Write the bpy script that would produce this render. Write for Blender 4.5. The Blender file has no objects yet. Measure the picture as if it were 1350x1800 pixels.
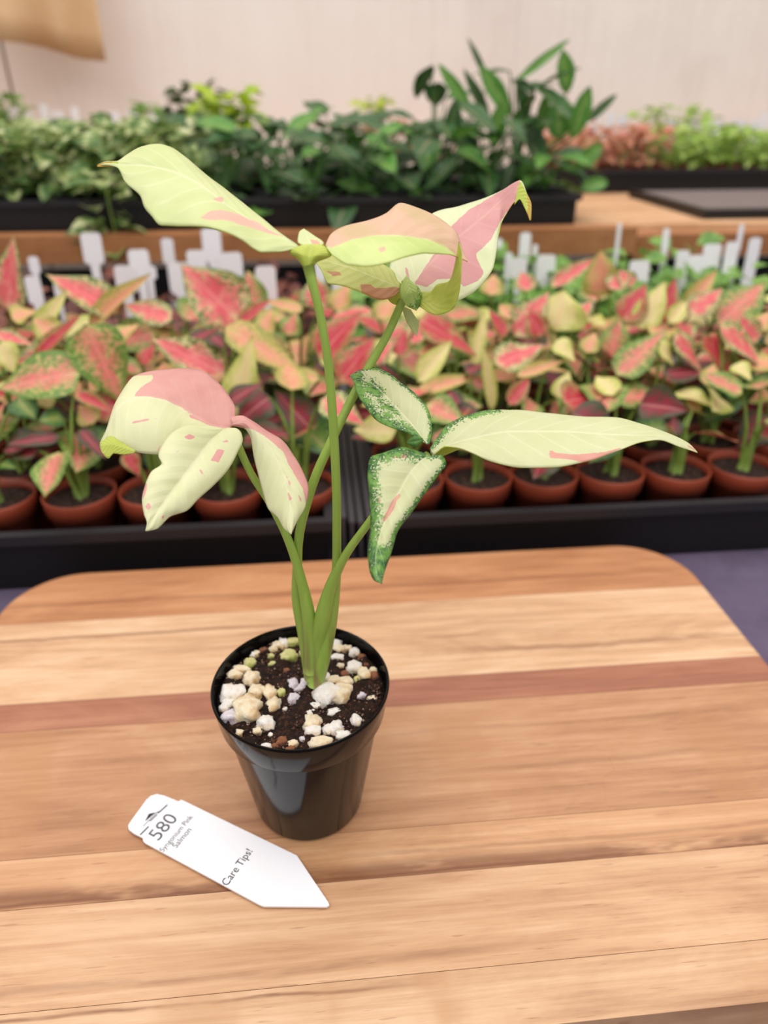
import bpy, bmesh, math, random
import numpy as np
from mathutils import Vector, Matrix, noise as mnoise

# ------------------------------------------------------------------ camera, world, lights, exposure
sc = bpy.context.scene
C = sc.collection
F, PITCH, YAW, CAMZ = 1250.0, math.radians(30), math.radians(-5.3), .285     # focal length in px of a 1350x1800 frame
cam = bpy.data.cameras.new('camera')
cam.sensor_fit = 'VERTICAL'; cam.sensor_height = 36.0
cam.lens = F / 1800 * 36.0
cam.clip_start = .01
cam.dof.use_dof = True; cam.dof.focus_distance = .262
cam.dof.aperture_fstop = cam.lens / 3.6          # 3.6 mm pupil of a phone lens
co = bpy.data.objects.new('camera', cam); C.objects.link(co)
co.location = (0, 0, CAMZ); co.rotation_euler = (math.radians(90) - PITCH, 0, YAW)
sc.camera = co
sc.view_settings.view_transform = 'Standard'; sc.view_settings.look = 'None'
sc.view_settings.gamma = 1.0; sc.view_settings.use_curve_mapping = False
sc.view_settings.exposure = 0.0
w = bpy.data.worlds.new('overcast_sky'); sc.world = w; w.use_nodes = True
w.node_tree.nodes['Background'].inputs['Color'].default_value = (1.0, .972, .95, 1)
w.node_tree.nodes['Background'].inputs['Strength'].default_value = 0.60


def area(name, loc, target, size, power, col):
    l = bpy.data.lights.new(name, 'AREA'); l.shape = 'RECTANGLE'; l.size, l.size_y = size
    l.energy = power; l.color = col
    o = bpy.data.objects.new(name, l); C.objects.link(o); o.location = loc
    o.rotation_euler = (Vector(target) - Vector(loc)).to_track_quat('-Z', 'Y').to_euler()


area('roof_daylight', (.0, -.1, 2.6), (.0, .15, 0), (4.2, 4.0), 122, (1, .972, .945))

fw = np.array([-math.sin(YAW) * math.cos(PITCH), math.cos(YAW) * math.cos(PITCH), -math.sin(PITCH)])
rt = np.array([math.cos(YAW), math.sin(YAW), 0]); up = np.cross(rt, fw); CO = np.array([0, 0, CAMZ])


def ray(x, y): return fw + rt * (x - 675) / F - up * (y - 900) / F
def at(x, y, d): return CO + ray(x, y) * d                     # point at depth d along the view axis
def gz(x, y, z): r = ray(x, y); return CO + r * ((z - CAMZ) / r[2])    # on a level plane
def gy(x, y, Y): r = ray(x, y); return CO + r * (Y / r[1])             # on an upright plane


def atv(P, d):
    P = np.asarray(P, float); d = np.asarray(d, float)
    r = fw[None] + rt[None] * ((P[:, 0] - 675) / F)[:, None] - up[None] * ((P[:, 1] - 900) / F)[:, None]
    return CO[None] + r * d[:, None]


# ------------------------------------------------------------------ helpers
def S(r, g, b):                                               # sRGB 0..255 -> linear
    f = lambda c: (c / 12.92 if c <= .04045 else ((c + .055) / 1.055) ** 2.4)
    return (f(r / 255), f(g / 255), f(b / 255), 1)


class NT:
    def __init__(s, name):
        s.m = bpy.data.materials.new(name); s.m.use_nodes = True
        s.t = s.m.node_tree; s.b = s.t.nodes['Principled BSDF']; s.o = s.t.nodes['Material Output']

    def n(s, typ, ins=None, **kw):
        nd = s.t.nodes.new(typ)
        for k, v in kw.items(): setattr(nd, k, v)
        for k, v in (ins or {}).items():
            if isinstance(v, bpy.types.NodeSocket): s.t.links.new(v, nd.inputs[k])
            else: nd.inputs[k].default_value = v
        return nd

    def math(s, op, a, b=0.0, c=0.0, clamp=False):
        return s.n('ShaderNodeMath', {0: a, 1: b, 2: c}, operation=op, use_clamp=clamp).outputs[0]

    def mix(s, f, a, b, bt='MIX'):
        nd = s.n('ShaderNodeMix', data_type='RGBA', blend_type=bt)
        for k, v in ((0, f), (6, a), (7, b)):
            if isinstance(v, bpy.types.NodeSocket): s.t.links.new(v, nd.inputs[k])
            else: nd.inputs[k].default_value = v
        return nd.outputs[2]

    def ramp(s, f, stops, interp='LINEAR'):
        nd = s.n('ShaderNodeValToRGB', {0: f}); cr = nd.color_ramp; cr.interpolation = interp
        while len(cr.elements) < len(stops): cr.elements.new(.5)
        for e, (p, c) in zip(cr.elements, stops):
            e.position = p; e.color = c if len(c) == 4 else (*c, 1)
        return nd.outputs[0]

    def step(s, v, lo, hi):
        return s.n('ShaderNodeMapRange', {0: v, 1: lo, 2: hi, 3: 0.0, 4: 1.0}, interpolation_type='SMOOTHSTEP').outputs[0]

    def co(s, scale=(1, 1, 1), kind='Object', rot=(0, 0, 0), loc=(0, 0, 0)):
        t = s.n('ShaderNodeTexCoord')
        return s.n('ShaderNodeMapping', {0: t.outputs[kind], 1: loc, 2: rot, 3: scale}).outputs[0]

    def noise(s, vec, scale, detail=3, rough=.5, dist=0.0):
        return s.n('ShaderNodeTexNoise', {'Vector': vec, 'Scale': scale, 'Detail': detail, 'Roughness': rough, 'Distortion': dist}).outputs[0]

    def attr(s, name): return s.n('ShaderNodeAttribute', attribute_name=name).outputs['Fac']

    def set(s, **kw):
        for k, v in kw.items():
            k = k.replace('_', ' ')
            if isinstance(v, bpy.types.NodeSocket): s.t.links.new(v, s.b.inputs[k])
            else: s.b.inputs[k].default_value = v
        return s

    def bump(s, h, strength, dist):
        s.set(Normal=s.n('ShaderNodeBump', {'Height': h, 'Strength': strength, 'Distance': dist}).outputs[0])

    def translucent(s, col, f):
        tr = s.n('ShaderNodeBsdfTranslucent', {'Color': col})
        mx = s.n('ShaderNodeMixShader', {0: f, 1: s.b.outputs[0], 2: tr.outputs[0]})
        s.t.links.new(mx.outputs[0], s.o.inputs['Surface'])


def plain(name, col, rough=.6, spec=.5, nz=None):
    m = NT(name)
    if nz:
        v = m.noise(m.co(), nz[0], 4, .6)
        m.set(Base_Color=m.ramp(v, [(.3, tuple(c * nz[1] for c in col[:3])), (.7, col)]))
    else: m.set(Base_Color=col)
    m.set(Roughness=rough); m.b.inputs['Specular IOR Level'].default_value = spec
    return m.m


def mesh(name, v, f, mat, smooth=True):
    me = bpy.data.meshes.new(name); me.from_pydata([tuple(p) for p in v], [], f)
    for m in (mat if isinstance(mat, (list, tuple)) else [mat]): me.materials.append(m)
    if smooth: me.polygons.foreach_set('use_smooth', [True] * len(me.polygons))
    me.update(); return me


def link(name, data, parent=None, loc=None):
    o = bpy.data.objects.new(name, data); C.objects.link(o)
    if parent: o.parent = parent
    if loc is not None: o.location = loc
    return o


def thing(name, label, cat, loc, group=None, kind=None):
    o = link(name, None, None, loc); o.empty_display_size = .02
    return tag(o, label, cat, group, kind)


def tag(o, label=None, cat=None, group=None, kind=None):
    if label: o['label'] = label
    if cat: o['category'] = cat
    if group: o['group'] = group
    if kind: o['kind'] = kind
    return o


class MB:
    def __init__(s): s.v = []; s.f = []

    def add(s, v, f):
        k = len(s.v); s.v += [tuple(p) for p in v]; s.f += [tuple(i + k for i in q) for q in f]; return s

    def box(s, a, b):
        (x0, y0, z0), (x1, y1, z1) = a, b
        return s.add([(x0, y0, z0), (x1, y0, z0), (x1, y1, z0), (x0, y1, z0), (x0, y0, z1), (x1, y0, z1), (x1, y1, z1), (x0, y1, z1)],
                     [(3, 2, 1, 0), (4, 5, 6, 7), (0, 1, 5, 4), (1, 2, 6, 5), (2, 3, 7, 6), (3, 0, 4, 7)])

    def lathe(s, prof, n=32, c=(0, 0, 0)):
        v = []; f = []
        for (r, z) in prof:
            for k in range(n):
                a = 2 * math.pi * k / n; v.append((c[0] + r * math.cos(a), c[1] + r * math.sin(a), c[2] + z))
        for i in range(len(prof) - 1):
            for k in range(n): f.append((i * n + k, i * n + (k + 1) % n, (i + 1) * n + (k + 1) % n, (i + 1) * n + k))
        f.append(tuple(range(n - 1, -1, -1)))
        return s.add(v, f)

    def tube(s, pts, rad, n=8, cap=True):
        P = [Vector(p) for p in pts]; v = []; f = []
        ref = Vector((.3, 1, .2)).normalized()
        for i, p in enumerate(P):
            t = (P[min(i + 1, len(P) - 1)] - P[max(i - 1, 0)]).normalized()
            a = t.cross(ref).normalized(); b = t.cross(a)
            for k in range(n):
                th = 2 * math.pi * k / n; v.append(p + (a * math.cos(th) + b * math.sin(th)) * rad[i])
        for i in range(len(P) - 1):
            for k in range(n): f.append((i * n + k, i * n + (k + 1) % n, (i + 1) * n + (k + 1) % n, (i + 1) * n + k))
        if cap: f.append(tuple(range(n))); f.append(tuple(range(len(v) - 1, len(v) - n - 1, -1)))
        return s.add(v, f)

    def build(s, name, mat, parent=None, loc=None, smooth=False):
        return link(name, mesh(name, s.v, s.f, mat, smooth), parent, loc)


def catmull(P, n):
    P = np.asarray(P, float)
    seg = np.linalg.norm(np.diff(P[:, :2], axis=0), axis=1) + 1e-9
    s = np.r_[0, np.cumsum(seg)]; s /= s[-1]
    t = np.linspace(0, 1, n); out = np.zeros((n, P.shape[1]))
    m = np.gradient(P, s, axis=0)
    i = np.clip(np.searchsorted(s, t, side='right') - 1, 0, len(P) - 2)
    h = (s[i + 1] - s[i]); u = (t - s[i]) / h
    for k in range(P.shape[1]):
        lo = np.diff(P[:, k]) / np.diff(s)                     # keep slopes tame at the corners
        mk = m[:, k].copy()
        for j in range(1, len(P) - 1):
            a, b = lo[j - 1], lo[j]
            mk[j] = 0 if a * b <= 0 else 2 * a * b / (a + b)
        out[:, k] = ((2 * u**3 - 3 * u**2 + 1) * P[i, k] + (u**3 - 2 * u**2 + u) * h * mk[i] + (-2 * u**3 + 3 * u**2) * P[i + 1, k] + (u**3 - u**2) * h * mk[i + 1])
    return out


def segdist(Q, A, B):
    d = B - A; l = (d * d).sum() + 1e-12
    t = np.clip(((Q - A) @ d) / l, 0, 1)
    return np.linalg.norm(Q - (A + t[:, None] * d), axis=1)


def sdf(Q, poly):
    P = np.asarray(poly, float); d = np.full(len(Q), 1e9); ins = np.zeros(len(Q), bool)
    for i in range(len(P)):
        a, b = P[i], P[(i + 1) % len(P)]
        d = np.minimum(d, segdist(Q, a, b))
        c = ((a[1] > Q[:, 1]) != (b[1] > Q[:, 1]))
        with np.errstate(divide='ignore', invalid='ignore'):
            xx = (b[0] - a[0]) * (Q[:, 1] - a[1]) / (b[1] - a[1]) + a[0]
        ins ^= c & (Q[:, 0] < xx)
    return np.where(ins, d, -d)


R = random.Random(7)
cam_dir_z = Vector((0, -.5, .85)).normalized()

# ------------------------------------------------------------------ materials
def wood(name, dark, mid, light, seed, streaks=(), rough=.42, contrast=1.0, scratch=False):
    m = NT(name); L = (seed * 3.1, seed * 1.7, seed)
    a = m.noise(m.co((2.0, 40, 8), loc=L), 1.7, 8, .68, 1.3)
    b = m.noise(m.co((14, 520, 60), loc=L), 1.0, 5, .65)
    c = m.noise(m.co((7, 26, 3), loc=L), 1.3, 5, .65, .8)
    f = m.math('ADD', m.math('MULTIPLY', a, .45), m.math('ADD', m.math('MULTIPLY', b, .22), m.math('MULTIPLY', c, .40)))
    k = .16 / contrast
    col = m.ramp(f, [(.53 - k, dark), (.53, mid), (.53 + k * .8, light)])
    xyz = m.n('ShaderNodeSeparateXYZ', {0: m.co()})
    for (y0, wd, amp, x0, x1, st) in streaks:                 # dark figure lines in the timber, in the board's own frame
        y0 -= .2765; x0 -= .02; x1 -= .02
        wob = m.math('SUBTRACT', m.noise(m.co((11, 2, 1), loc=(seed + y0 * 50, 0, 0)), 1.0, 4, .6), .5)
        dy = m.math('ABSOLUTE', m.math('SUBTRACT', xyz.outputs[1], m.math('MULTIPLY_ADD', wob, amp, y0)))
        g = m.math('SUBTRACT', 1.0, m.step(dy, 0.0, wd))
        g = m.math('MULTIPLY', g, m.step(m.noise(m.co((14, 60, 1), loc=L), 1.0, 4, .7), .28, .50))
        g = m.math('MULTIPLY', g, m.math('MULTIPLY', m.step(xyz.outputs[0], x0 - .05, x0 + .02), m.math('SUBTRACT', 1.0, m.step(xyz.outputs[0], x1 - .02, x1 + .05))))
        col = m.mix(m.math('MULTIPLY', g, st), col, S(112, 64, 38))
    pores = m.step(m.noise(m.co((60, 900, 50), loc=L), 1.0, 2, .5), .66, .74)
    col = m.mix(m.math('MULTIPLY', pores, .35), col, S(120, 70, 38))
    if scratch:
        v = m.noise(m.co((7, 4, 1), rot=(0, 0, .9), loc=L), 3.0, 2, .4, .6)
        g = m.math('SUBTRACT', 1.0, m.step(m.math('ABSOLUTE', m.math('SUBTRACT', v, .5)), .0, .005))
        g = m.math('MULTIPLY', g, m.step(m.noise(m.co((12, 12, 1)), 1.0, 2), .55, .66))
        col = m.mix(m.math('MULTIPLY', g, .14), col, S(140, 85, 45))
        st = m.step(m.noise(m.co((20, 9, 1), rot=(0, 0, .55), loc=L), 1.3, 3, .5), .50, .64)
        col = m.mix(m.math('MULTIPLY', st, .42), col, S(176, 126, 84))
    m.set(Base_Color=col, Roughness=m.math('MULTIPLY_ADD', c, .18, rough - .06)); m.b.inputs['Specular IOR Level'].default_value = .42
    m.bump(m.math('ADD', b, pores), .12, .0006)
    return m.m


def leaf_mat(name, cream1, cream2, pink1, pink2, greens, under=False, vein=.8, trans=.26):
    m = NT(name)
    oc = m.co()
    n1 = m.noise(oc, 60, 3); n2 = m.noise(oc, 1500, 2, .6); n3 = m.noise(oc, 320, 3, .6)
    col = m.mix(m.step(n1, .35, .65), cream1, cream2)
    pk = m.math('ADD', m.attr('pink'), m.math('MULTIPLY_ADD', n3, .55, -.275))
    pk = m.step(pk, -.06, .06)
    col = m.mix(pk, col, m.mix(m.step(n1, .35, .65), pink1, pink2))
    g = m.attr('green')
    gn = m.math('MULTIPLY_ADD', m.math('MULTIPLY_ADD', n2, .62, m.math('MULTIPLY', n3, .38)), 2.6, -.8)
    gs = m.step(m.math('SUBTRACT', m.math('ADD', gn, m.math('MULTIPLY', g, .62)), .80), -.03, .03)
    gs = m.math('MULTIPLY', gs, m.step(g, .02, .2))
    col = m.mix(gs, col, m.mix(m.step(n3, .38, .62), greens[0], greens[1]))
    uv = m.n('ShaderNodeSeparateXYZ', {0: m.n('ShaderNodeTexCoord').outputs['UV']})
    au = m.math('ABSOLUTE', m.math('SUBTRACT', uv.outputs[0], .5))
    mid = m.math('SUBTRACT', 1.0, m.step(au, .004, .028))
    ph = m.math('MULTIPLY', m.math('SUBTRACT', uv.outputs[1], m.math('MULTIPLY', au, .42)), 9.0)
    fr = m.math('ABSOLUTE', m.math('SUBTRACT', m.math('FRACT', ph), .5))
    lat = m.math('MULTIPLY', m.math('SUBTRACT', 1.0, m.step(fr, .0, .10)), m.step(m.math('SUBTRACT', .5, au), .04, .2))
    vn = m.math('MAXIMUM', mid, m.math('MULTIPLY', lat, .55))
    col = m.mix(m.math('MULTIPLY', m.math('MULTIPLY', vn, vein * .55), m.math('MULTIPLY_ADD', pk, -.75, 1.0)), col, S(246, 242, 214))
    m.set(Base_Color=col, Roughness=.48); m.b.inputs['Specular IOR Level'].default_value = .35
    m.bump(m.math('ADD', m.math('MULTIPLY', m.math('ADD', fr, fr), -.9), m.math('MULTIPLY', n3, .5)), .22, .0008)
    m.translucent(m.mix(1.0, col, (1.0, 1.0, .86, 1), 'MULTIPLY'), trans)
    return m.m


G1, G2 = S(48, 104, 44), S(112, 158, 66)
LM = {}
LM['A'] = leaf_mat('leaf_cream_lime', S(210, 219, 156), S(217, 224, 168), S(236, 188, 170), S(231, 178, 160), (G1, G2))
LM['A2'] = leaf_mat('leaf_lime_blush', S(212, 228, 146), S(226, 237, 168), S(226, 202, 160), S(238, 204, 180), (G1, G2), trans=.4)
LM['B'] = leaf_mat('leaf_cream_rose', S(216, 222, 178), S(223, 227, 190), S(210, 150, 150), S(218, 162, 160), (G1, G2))
LM['O'] = leaf_mat('leaf_backlit_olive', S(206, 214, 136), S(218, 222, 150), S(204, 152, 116), S(210, 162, 128), (G1, G2), trans=.5)  # olive tones paint this lobe of the rose leaf as shaded and backlit
LM['C'] = leaf_mat('leaf_cream_pink', S(229, 231, 184), S(234, 235, 194), S(230, 164, 160), S(236, 178, 172), (G1, G2), vein=.9)
LM['D'] = leaf_mat('leaf_cream_green', S(210, 214, 166), S(216, 219, 177), S(224, 166, 150), S(218, 156, 140), (S(58, 108, 56), S(124, 172, 82)), vein=.7)
LM['G'] = leaf_mat('leaf_young_green', S(190, 218, 124), S(202, 226, 138), S(220, 160, 142), S(214, 150, 132), (S(104, 156, 74), S(132, 180, 88)))
LM['K'] = leaf_mat('leaf_dark_green', S(74, 122, 58), S(96, 146, 70), S(220, 160, 142), S(214, 150, 132), (S(40, 88, 44), S(60, 110, 50)), vein=.3)
LM['U'] = leaf_mat('leaf_underside', S(204, 216, 98), S(220, 228, 122), S(216, 182, 84), S(222, 194, 100), (G1, G2), vein=.3, trans=.4)


def petiole_mat():
    m = NT('petiole_green'); oc = m.co((1, 1, .12))
    z = m.n('ShaderNodeSeparateXYZ', {0: m.co()}).outputs[2]
    col = m.mix(m.noise(oc, 500, 2), S(142, 172, 66), S(168, 196, 88))
    tinge = m.math('MULTIPLY', m.math('SUBTRACT', 1.0, m.step(z, .07, .115)), m.step(m.noise(m.co((1, 1, .1)), 260, 2), .42, .62))
    col = m.mix(m.math('MULTIPLY', tinge, .85), col, S(138, 112, 78))
    m.set(Base_Color=col, Roughness=.38); m.translucent(col, .12)
    return m.m


M_PET = petiole_mat()
M_POT = plain('black_pot_plastic', S(11, 10, 10), .12, .14)
M_BLACK = plain('black_tray_plastic', S(20, 18, 20), .42, .4)
M_RIM = plain('tray_rim_plastic', S(34, 32, 36), .5, .4)
M_BLACK2 = plain('grey_black_tray_rim', S(60, 56, 60), .45, .4)
M_TERRA = plain('terracotta_plastic', S(156, 70, 47), .42, .4, (40, .82))
M_WHITE = plain('white_tag_plastic', S(238, 236, 240), .38, .45)
M_INK = plain('grey_print', S(84, 82, 90), .6)
M_INKB = plain('black_print', S(26, 26, 30), .6)


def soil_mat(name, a, b, c, sc_=1.0):
    m = NT(name)
    n = m.noise(m.co(), 420 * sc_, 6, .75); n2 = m.noise(m.co(), 1300 * sc_, 3, .6)
    m.set(Base_Color=m.ramp(n, [(.34, a), (.55, b), (.72, c)]), Roughness=.85); m.b.inputs['Specular IOR Level'].default_value = .3
    m.bump(m.math('ADD', n, n2), .9, .002)
    return m.m


M_SOIL = soil_mat('dark_potting_mix', S(20, 12, 9), S(52, 31, 21), S(122, 76, 50))
M_SOIL2 = soil_mat('bench_pot_soil', S(28, 19, 15), S(66, 47, 39), S(130, 100, 86), .6)


def chunk_mat(name, a, b, c):
    m = NT(name); n = m.noise(m.co(), 700, 5, .7); n2 = m.noise(m.co(), 160, 3, .6)
    col = m.mix(m.step(n2, .42, .66), m.mix(m.step(n, .35, .65), a, b), c)
    m.set(Base_Color=col, Roughness=.85); m.bump(n, .6, .0012)
    return m.m


CH = {'w': chunk_mat('white_pumice', S(226, 220, 214), S(244, 240, 234), S(222, 204, 180)),
      'c': chunk_mat('cream_pumice', S(226, 210, 178), S(238, 226, 200), S(206, 170, 122)),
      'g': chunk_mat('algae_pumice', S(196, 190, 120), S(222, 214, 160), S(150, 158, 70)),
      'b': chunk_mat('bark_bit', S(128, 76, 48), S(156, 100, 66), S(84, 48, 32)),
      'p': chunk_mat('purple_white_pumice', S(206, 196, 204), S(232, 226, 232), S(168, 150, 152))}


def agla(name, cen, mid, edge, green, gmin=.62, under=None):
    m = NT(name)
    uv = m.n('ShaderNodeSeparateXYZ', {0: m.n('ShaderNodeTexCoord').outputs['UV']})
    rnd = m.n('ShaderNodeObjectInfo').outputs['Random']
    au = m.math('ABSOLUTE', m.math('MULTIPLY_ADD', uv.outputs[0], 2.0, -1.0))
    off = m.n('ShaderNodeCombineXYZ', {0: m.math('MULTIPLY', rnd, 37.0), 1: m.math('MULTIPLY', rnd, 11.0), 2: 0.0}).outputs[0]
    uvv = m.n('ShaderNodeVectorMath', {0: m.n('ShaderNodeTexCoord').outputs['UV'], 1: off}, operation='ADD').outputs[0]
    sk = m.n('ShaderNodeMapping', {0: uvv, 3: (3.2, 3.4, 1)}).outputs[0]
    n1 = m.noise(sk, 1.5, 4, .65); n2 = m.noise(sk, 5.0, 3, .7)
    vv = m.math('ABSOLUTE', m.math('MULTIPLY_ADD', uv.outputs[1], 2.0, -1.0))
    e = m.math('ADD', m.math('MAXIMUM', au, m.math('POWER', vv, 3.0)), m.math('MULTIPLY_ADD', n1, 2.3, -1.15))
    col = m.ramp(e, [(.12, cen), (.48, mid), (.86, edge)])
    g = m.step(m.math('ADD', n2, m.math('MULTIPLY', au, .22)), gmin, gmin + .1)
    col = m.mix(g, col, green)
    midr = m.math('SUBTRACT', 1.0, m.step(au, .02, .07))
    col = m.mix(m.math('MULTIPLY', midr, .35), col, S(238, 170, 150))
    m.set(Base_Color=col, Roughness=.42); m.b.inputs['Specular IOR Level'].default_value = .4
    m.translucent(col, .16)
    return m.m


GR = S(84, 116, 48)
AG = {'p': agla('bench_leaf_pink', S(220, 86, 96), S(224, 130, 118), S(210, 198, 138), GR, .62),
      'r': agla('bench_leaf_red', S(190, 48, 66), S(192, 76, 74), S(186, 136, 90), GR, .65),
      's': agla('bench_leaf_speckled', S(220, 118, 108), S(212, 154, 116), S(186, 188, 104), S(98, 134, 54), .57),
      'c': agla('bench_leaf_cream', S(226, 208, 146), S(220, 208, 138), S(190, 194, 98), S(156, 172, 78), .72),
      'o': agla('bench_leaf_peach', S(222, 150, 118), S(216, 168, 116), S(190, 176, 94), S(142, 150, 66), .63),
      'd': agla('bench_leaf_maroon', S(142, 34, 52), S(124, 44, 50), S(84, 66, 46), S(48, 70, 36), .62),
      'g': agla('bench_leaf_green', S(120, 146, 62), S(94, 126, 52), S(68, 106, 44), S(48, 84, 38), .6),
      'k': agla('shelf_leaf_dark_green', S(66, 102, 58), S(50, 92, 42), S(42, 82, 34), S(116, 144, 100), .70),
      'y': agla('shelf_leaf_fresh_green', S(104, 156, 66), S(80, 136, 52), S(66, 122, 46), S(132, 176, 84), .68)}
M_STEM = plain('bench_stem_green', S(124, 150, 62), .45, .4, (90, .75))
M_STEMD = plain('dark_stem_green', S(70, 110, 48), .45, .4)


def foliage_mat(name, stops):
    m = NT(name); n = m.noise(m.co(), 55, 3, .6)
    col = m.ramp(n, stops); m.set(Base_Color=col, Roughness=.45); m.translucent(col, .3); return m.m


FO = {'pothos': foliage_mat('variegated_foliage', [(.36, S(62, 98, 46)), (.48, S(108, 140, 68)), (.56, S(178, 188, 122)), (.66, S(222, 222, 176))]),
      'lime': foliage_mat('lime_foliage', [(.35, S(120, 158, 56)), (.52, S(164, 196, 84)), (.66, S(206, 218, 138))]),
      'pink': foliage_mat('pink_foliage', [(.35, S(150, 140, 74)), (.5, S(206, 140, 112)), (.66, S(226, 150, 132))]),
      'chart': foliage_mat('chartreuse_foliage', [(.35, S(150, 180, 30)), (.6, S(190, 208, 50))]),
      'moss': foliage_mat('moss_foliage', [(.35, S(52, 70, 34)), (.6, S(84, 98, 48))]),
      'maroon': foliage_mat('maroon_foliage', [(.35, S(66, 38, 34)), (.5, S(120, 62, 54)), (.66, S(170, 110, 84))]),
      'fresh': foliage_mat('fresh_foliage', [(.35, S(88, 136, 52)), (.6, S(140, 182, 84))])}

# ------------------------------------------------------------------ the setting
def wall_mat():
    m = NT('whitewashed_panel'); n = m.noise(m.co((1, 1, .35)), 3, 5, .6); n2 = m.noise(m.co((30, 1, 1.2)), 2, 3, .6)
    n3 = m.noise(m.co(), 9, 4, .6)
    f = m.math('MULTIPLY_ADD', n, .55, m.math('MULTIPLY_ADD', n2, .2, m.math('MULTIPLY', n3, .25)))
    m.set(Base_Color=m.ramp(f, [(.35, S(222, 209, 202)), (.52, S(235, 225, 219)), (.68, S(239, 231, 226))]), Roughness=.7); m.bump(n2, .1, .002)
    return m.m


M_WALL = wall_mat()
WY = 2.05
XJ = float(gy(14, 130, WY)[0])                                  # the joint that shows at the far left
xs = [XJ - 1.22, XJ, XJ + 1.22, XJ + 2.44, XJ + 3.66, XJ + 4.88]                  # 4 ft panels butted along the wall
wb = MB()
wall = MB().box((xs[0], WY + .012, -.9), (xs[-1], WY + .07, 2.6)).build('wall_back', plain('wall_studs', S(120, 100, 86), .8)); tag(wall, kind='structure')
pm = {}
for a, b in zip(xs[:-1], xs[1:]):
    ga, gb = (.0035 if a == XJ else .0003), (.0035 if b == XJ else .0003)
    MB().box((a + ga, WY, -.9), (b - gb, WY + .0118, 2.6)).build('panel', M_WALL, wall)
flo = MB().box((xs[0], -2.0, -.95), (xs[-1], WY + .07, -.9)).build('floor', plain('concrete_floor', S(128, 122, 116), .9, .3, (6, .8))); tag(flo, kind='structure')

# ------------------------------------------------------------------ bench with its cloth
CZ = -.03
bench = thing('potting_bench', 'long potting bench under the dark purple-grey cloth', 'bench', (0, .4, -.9))
bw = plain('bench_wood', S(150, 110, 74), .7, .3, (20, .8))
MB().box((-1.2, -.5, CZ - .042 + .9), (1.4, .62, CZ - .006 + .9)).build('tabletop', bw, bench)
for x in (-1.1, 1.3):
    for y in (-.45, .57): MB().box((x - .04, y - .04, 0), (x + .04, y + .04, CZ - .042 + .9)).build('leg', bw, bench)


def cloth():
    m = NT('purple_grey_cloth'); n = m.noise(m.co(), 28, 4, .6); k = m.noise(m.co((1, 1, 1)), 900, 2)
    m.set(Base_Color=m.ramp(n, [(.3, S(86, 76, 96)), (.7, S(104, 92, 114))]), Roughness=.95); m.b.inputs['Specular IOR Level'].default_value = .15
    m.bump(m.math('ADD', n, m.math('MULTIPLY', k, .3)), .5, .004)
    v = []; f = []; nx, ny = 90, 50
    for j in range(ny):
        for i in range(nx):
            x = -1.2 + 2.6 * i / (nx - 1); y = -.5 + 1.52 * j / (ny - 1)
            h = mnoise.noise(Vector((x * 9, y * 9, 3))) * .0012 if (x > .27 or x < -.23) and y < .43 else 0
            v.append((x, y, CZ + min(h, 0)))
    for j in range(ny - 1):
        for i in range(nx - 1): f.append((j * nx + i, j * nx + i + 1, (j + 1) * nx + i + 1, (j + 1) * nx + i))
    o = link('bench_cloth', mesh('bench_cloth', v, f, m.m))
    md = o.modifiers.new('t', 'SOLIDIFY'); md.thickness = .003; md.offset = -1
    tag(o, 'dark purple-grey cloth spread over the bench under the board', 'cloth')


cloth()

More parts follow.
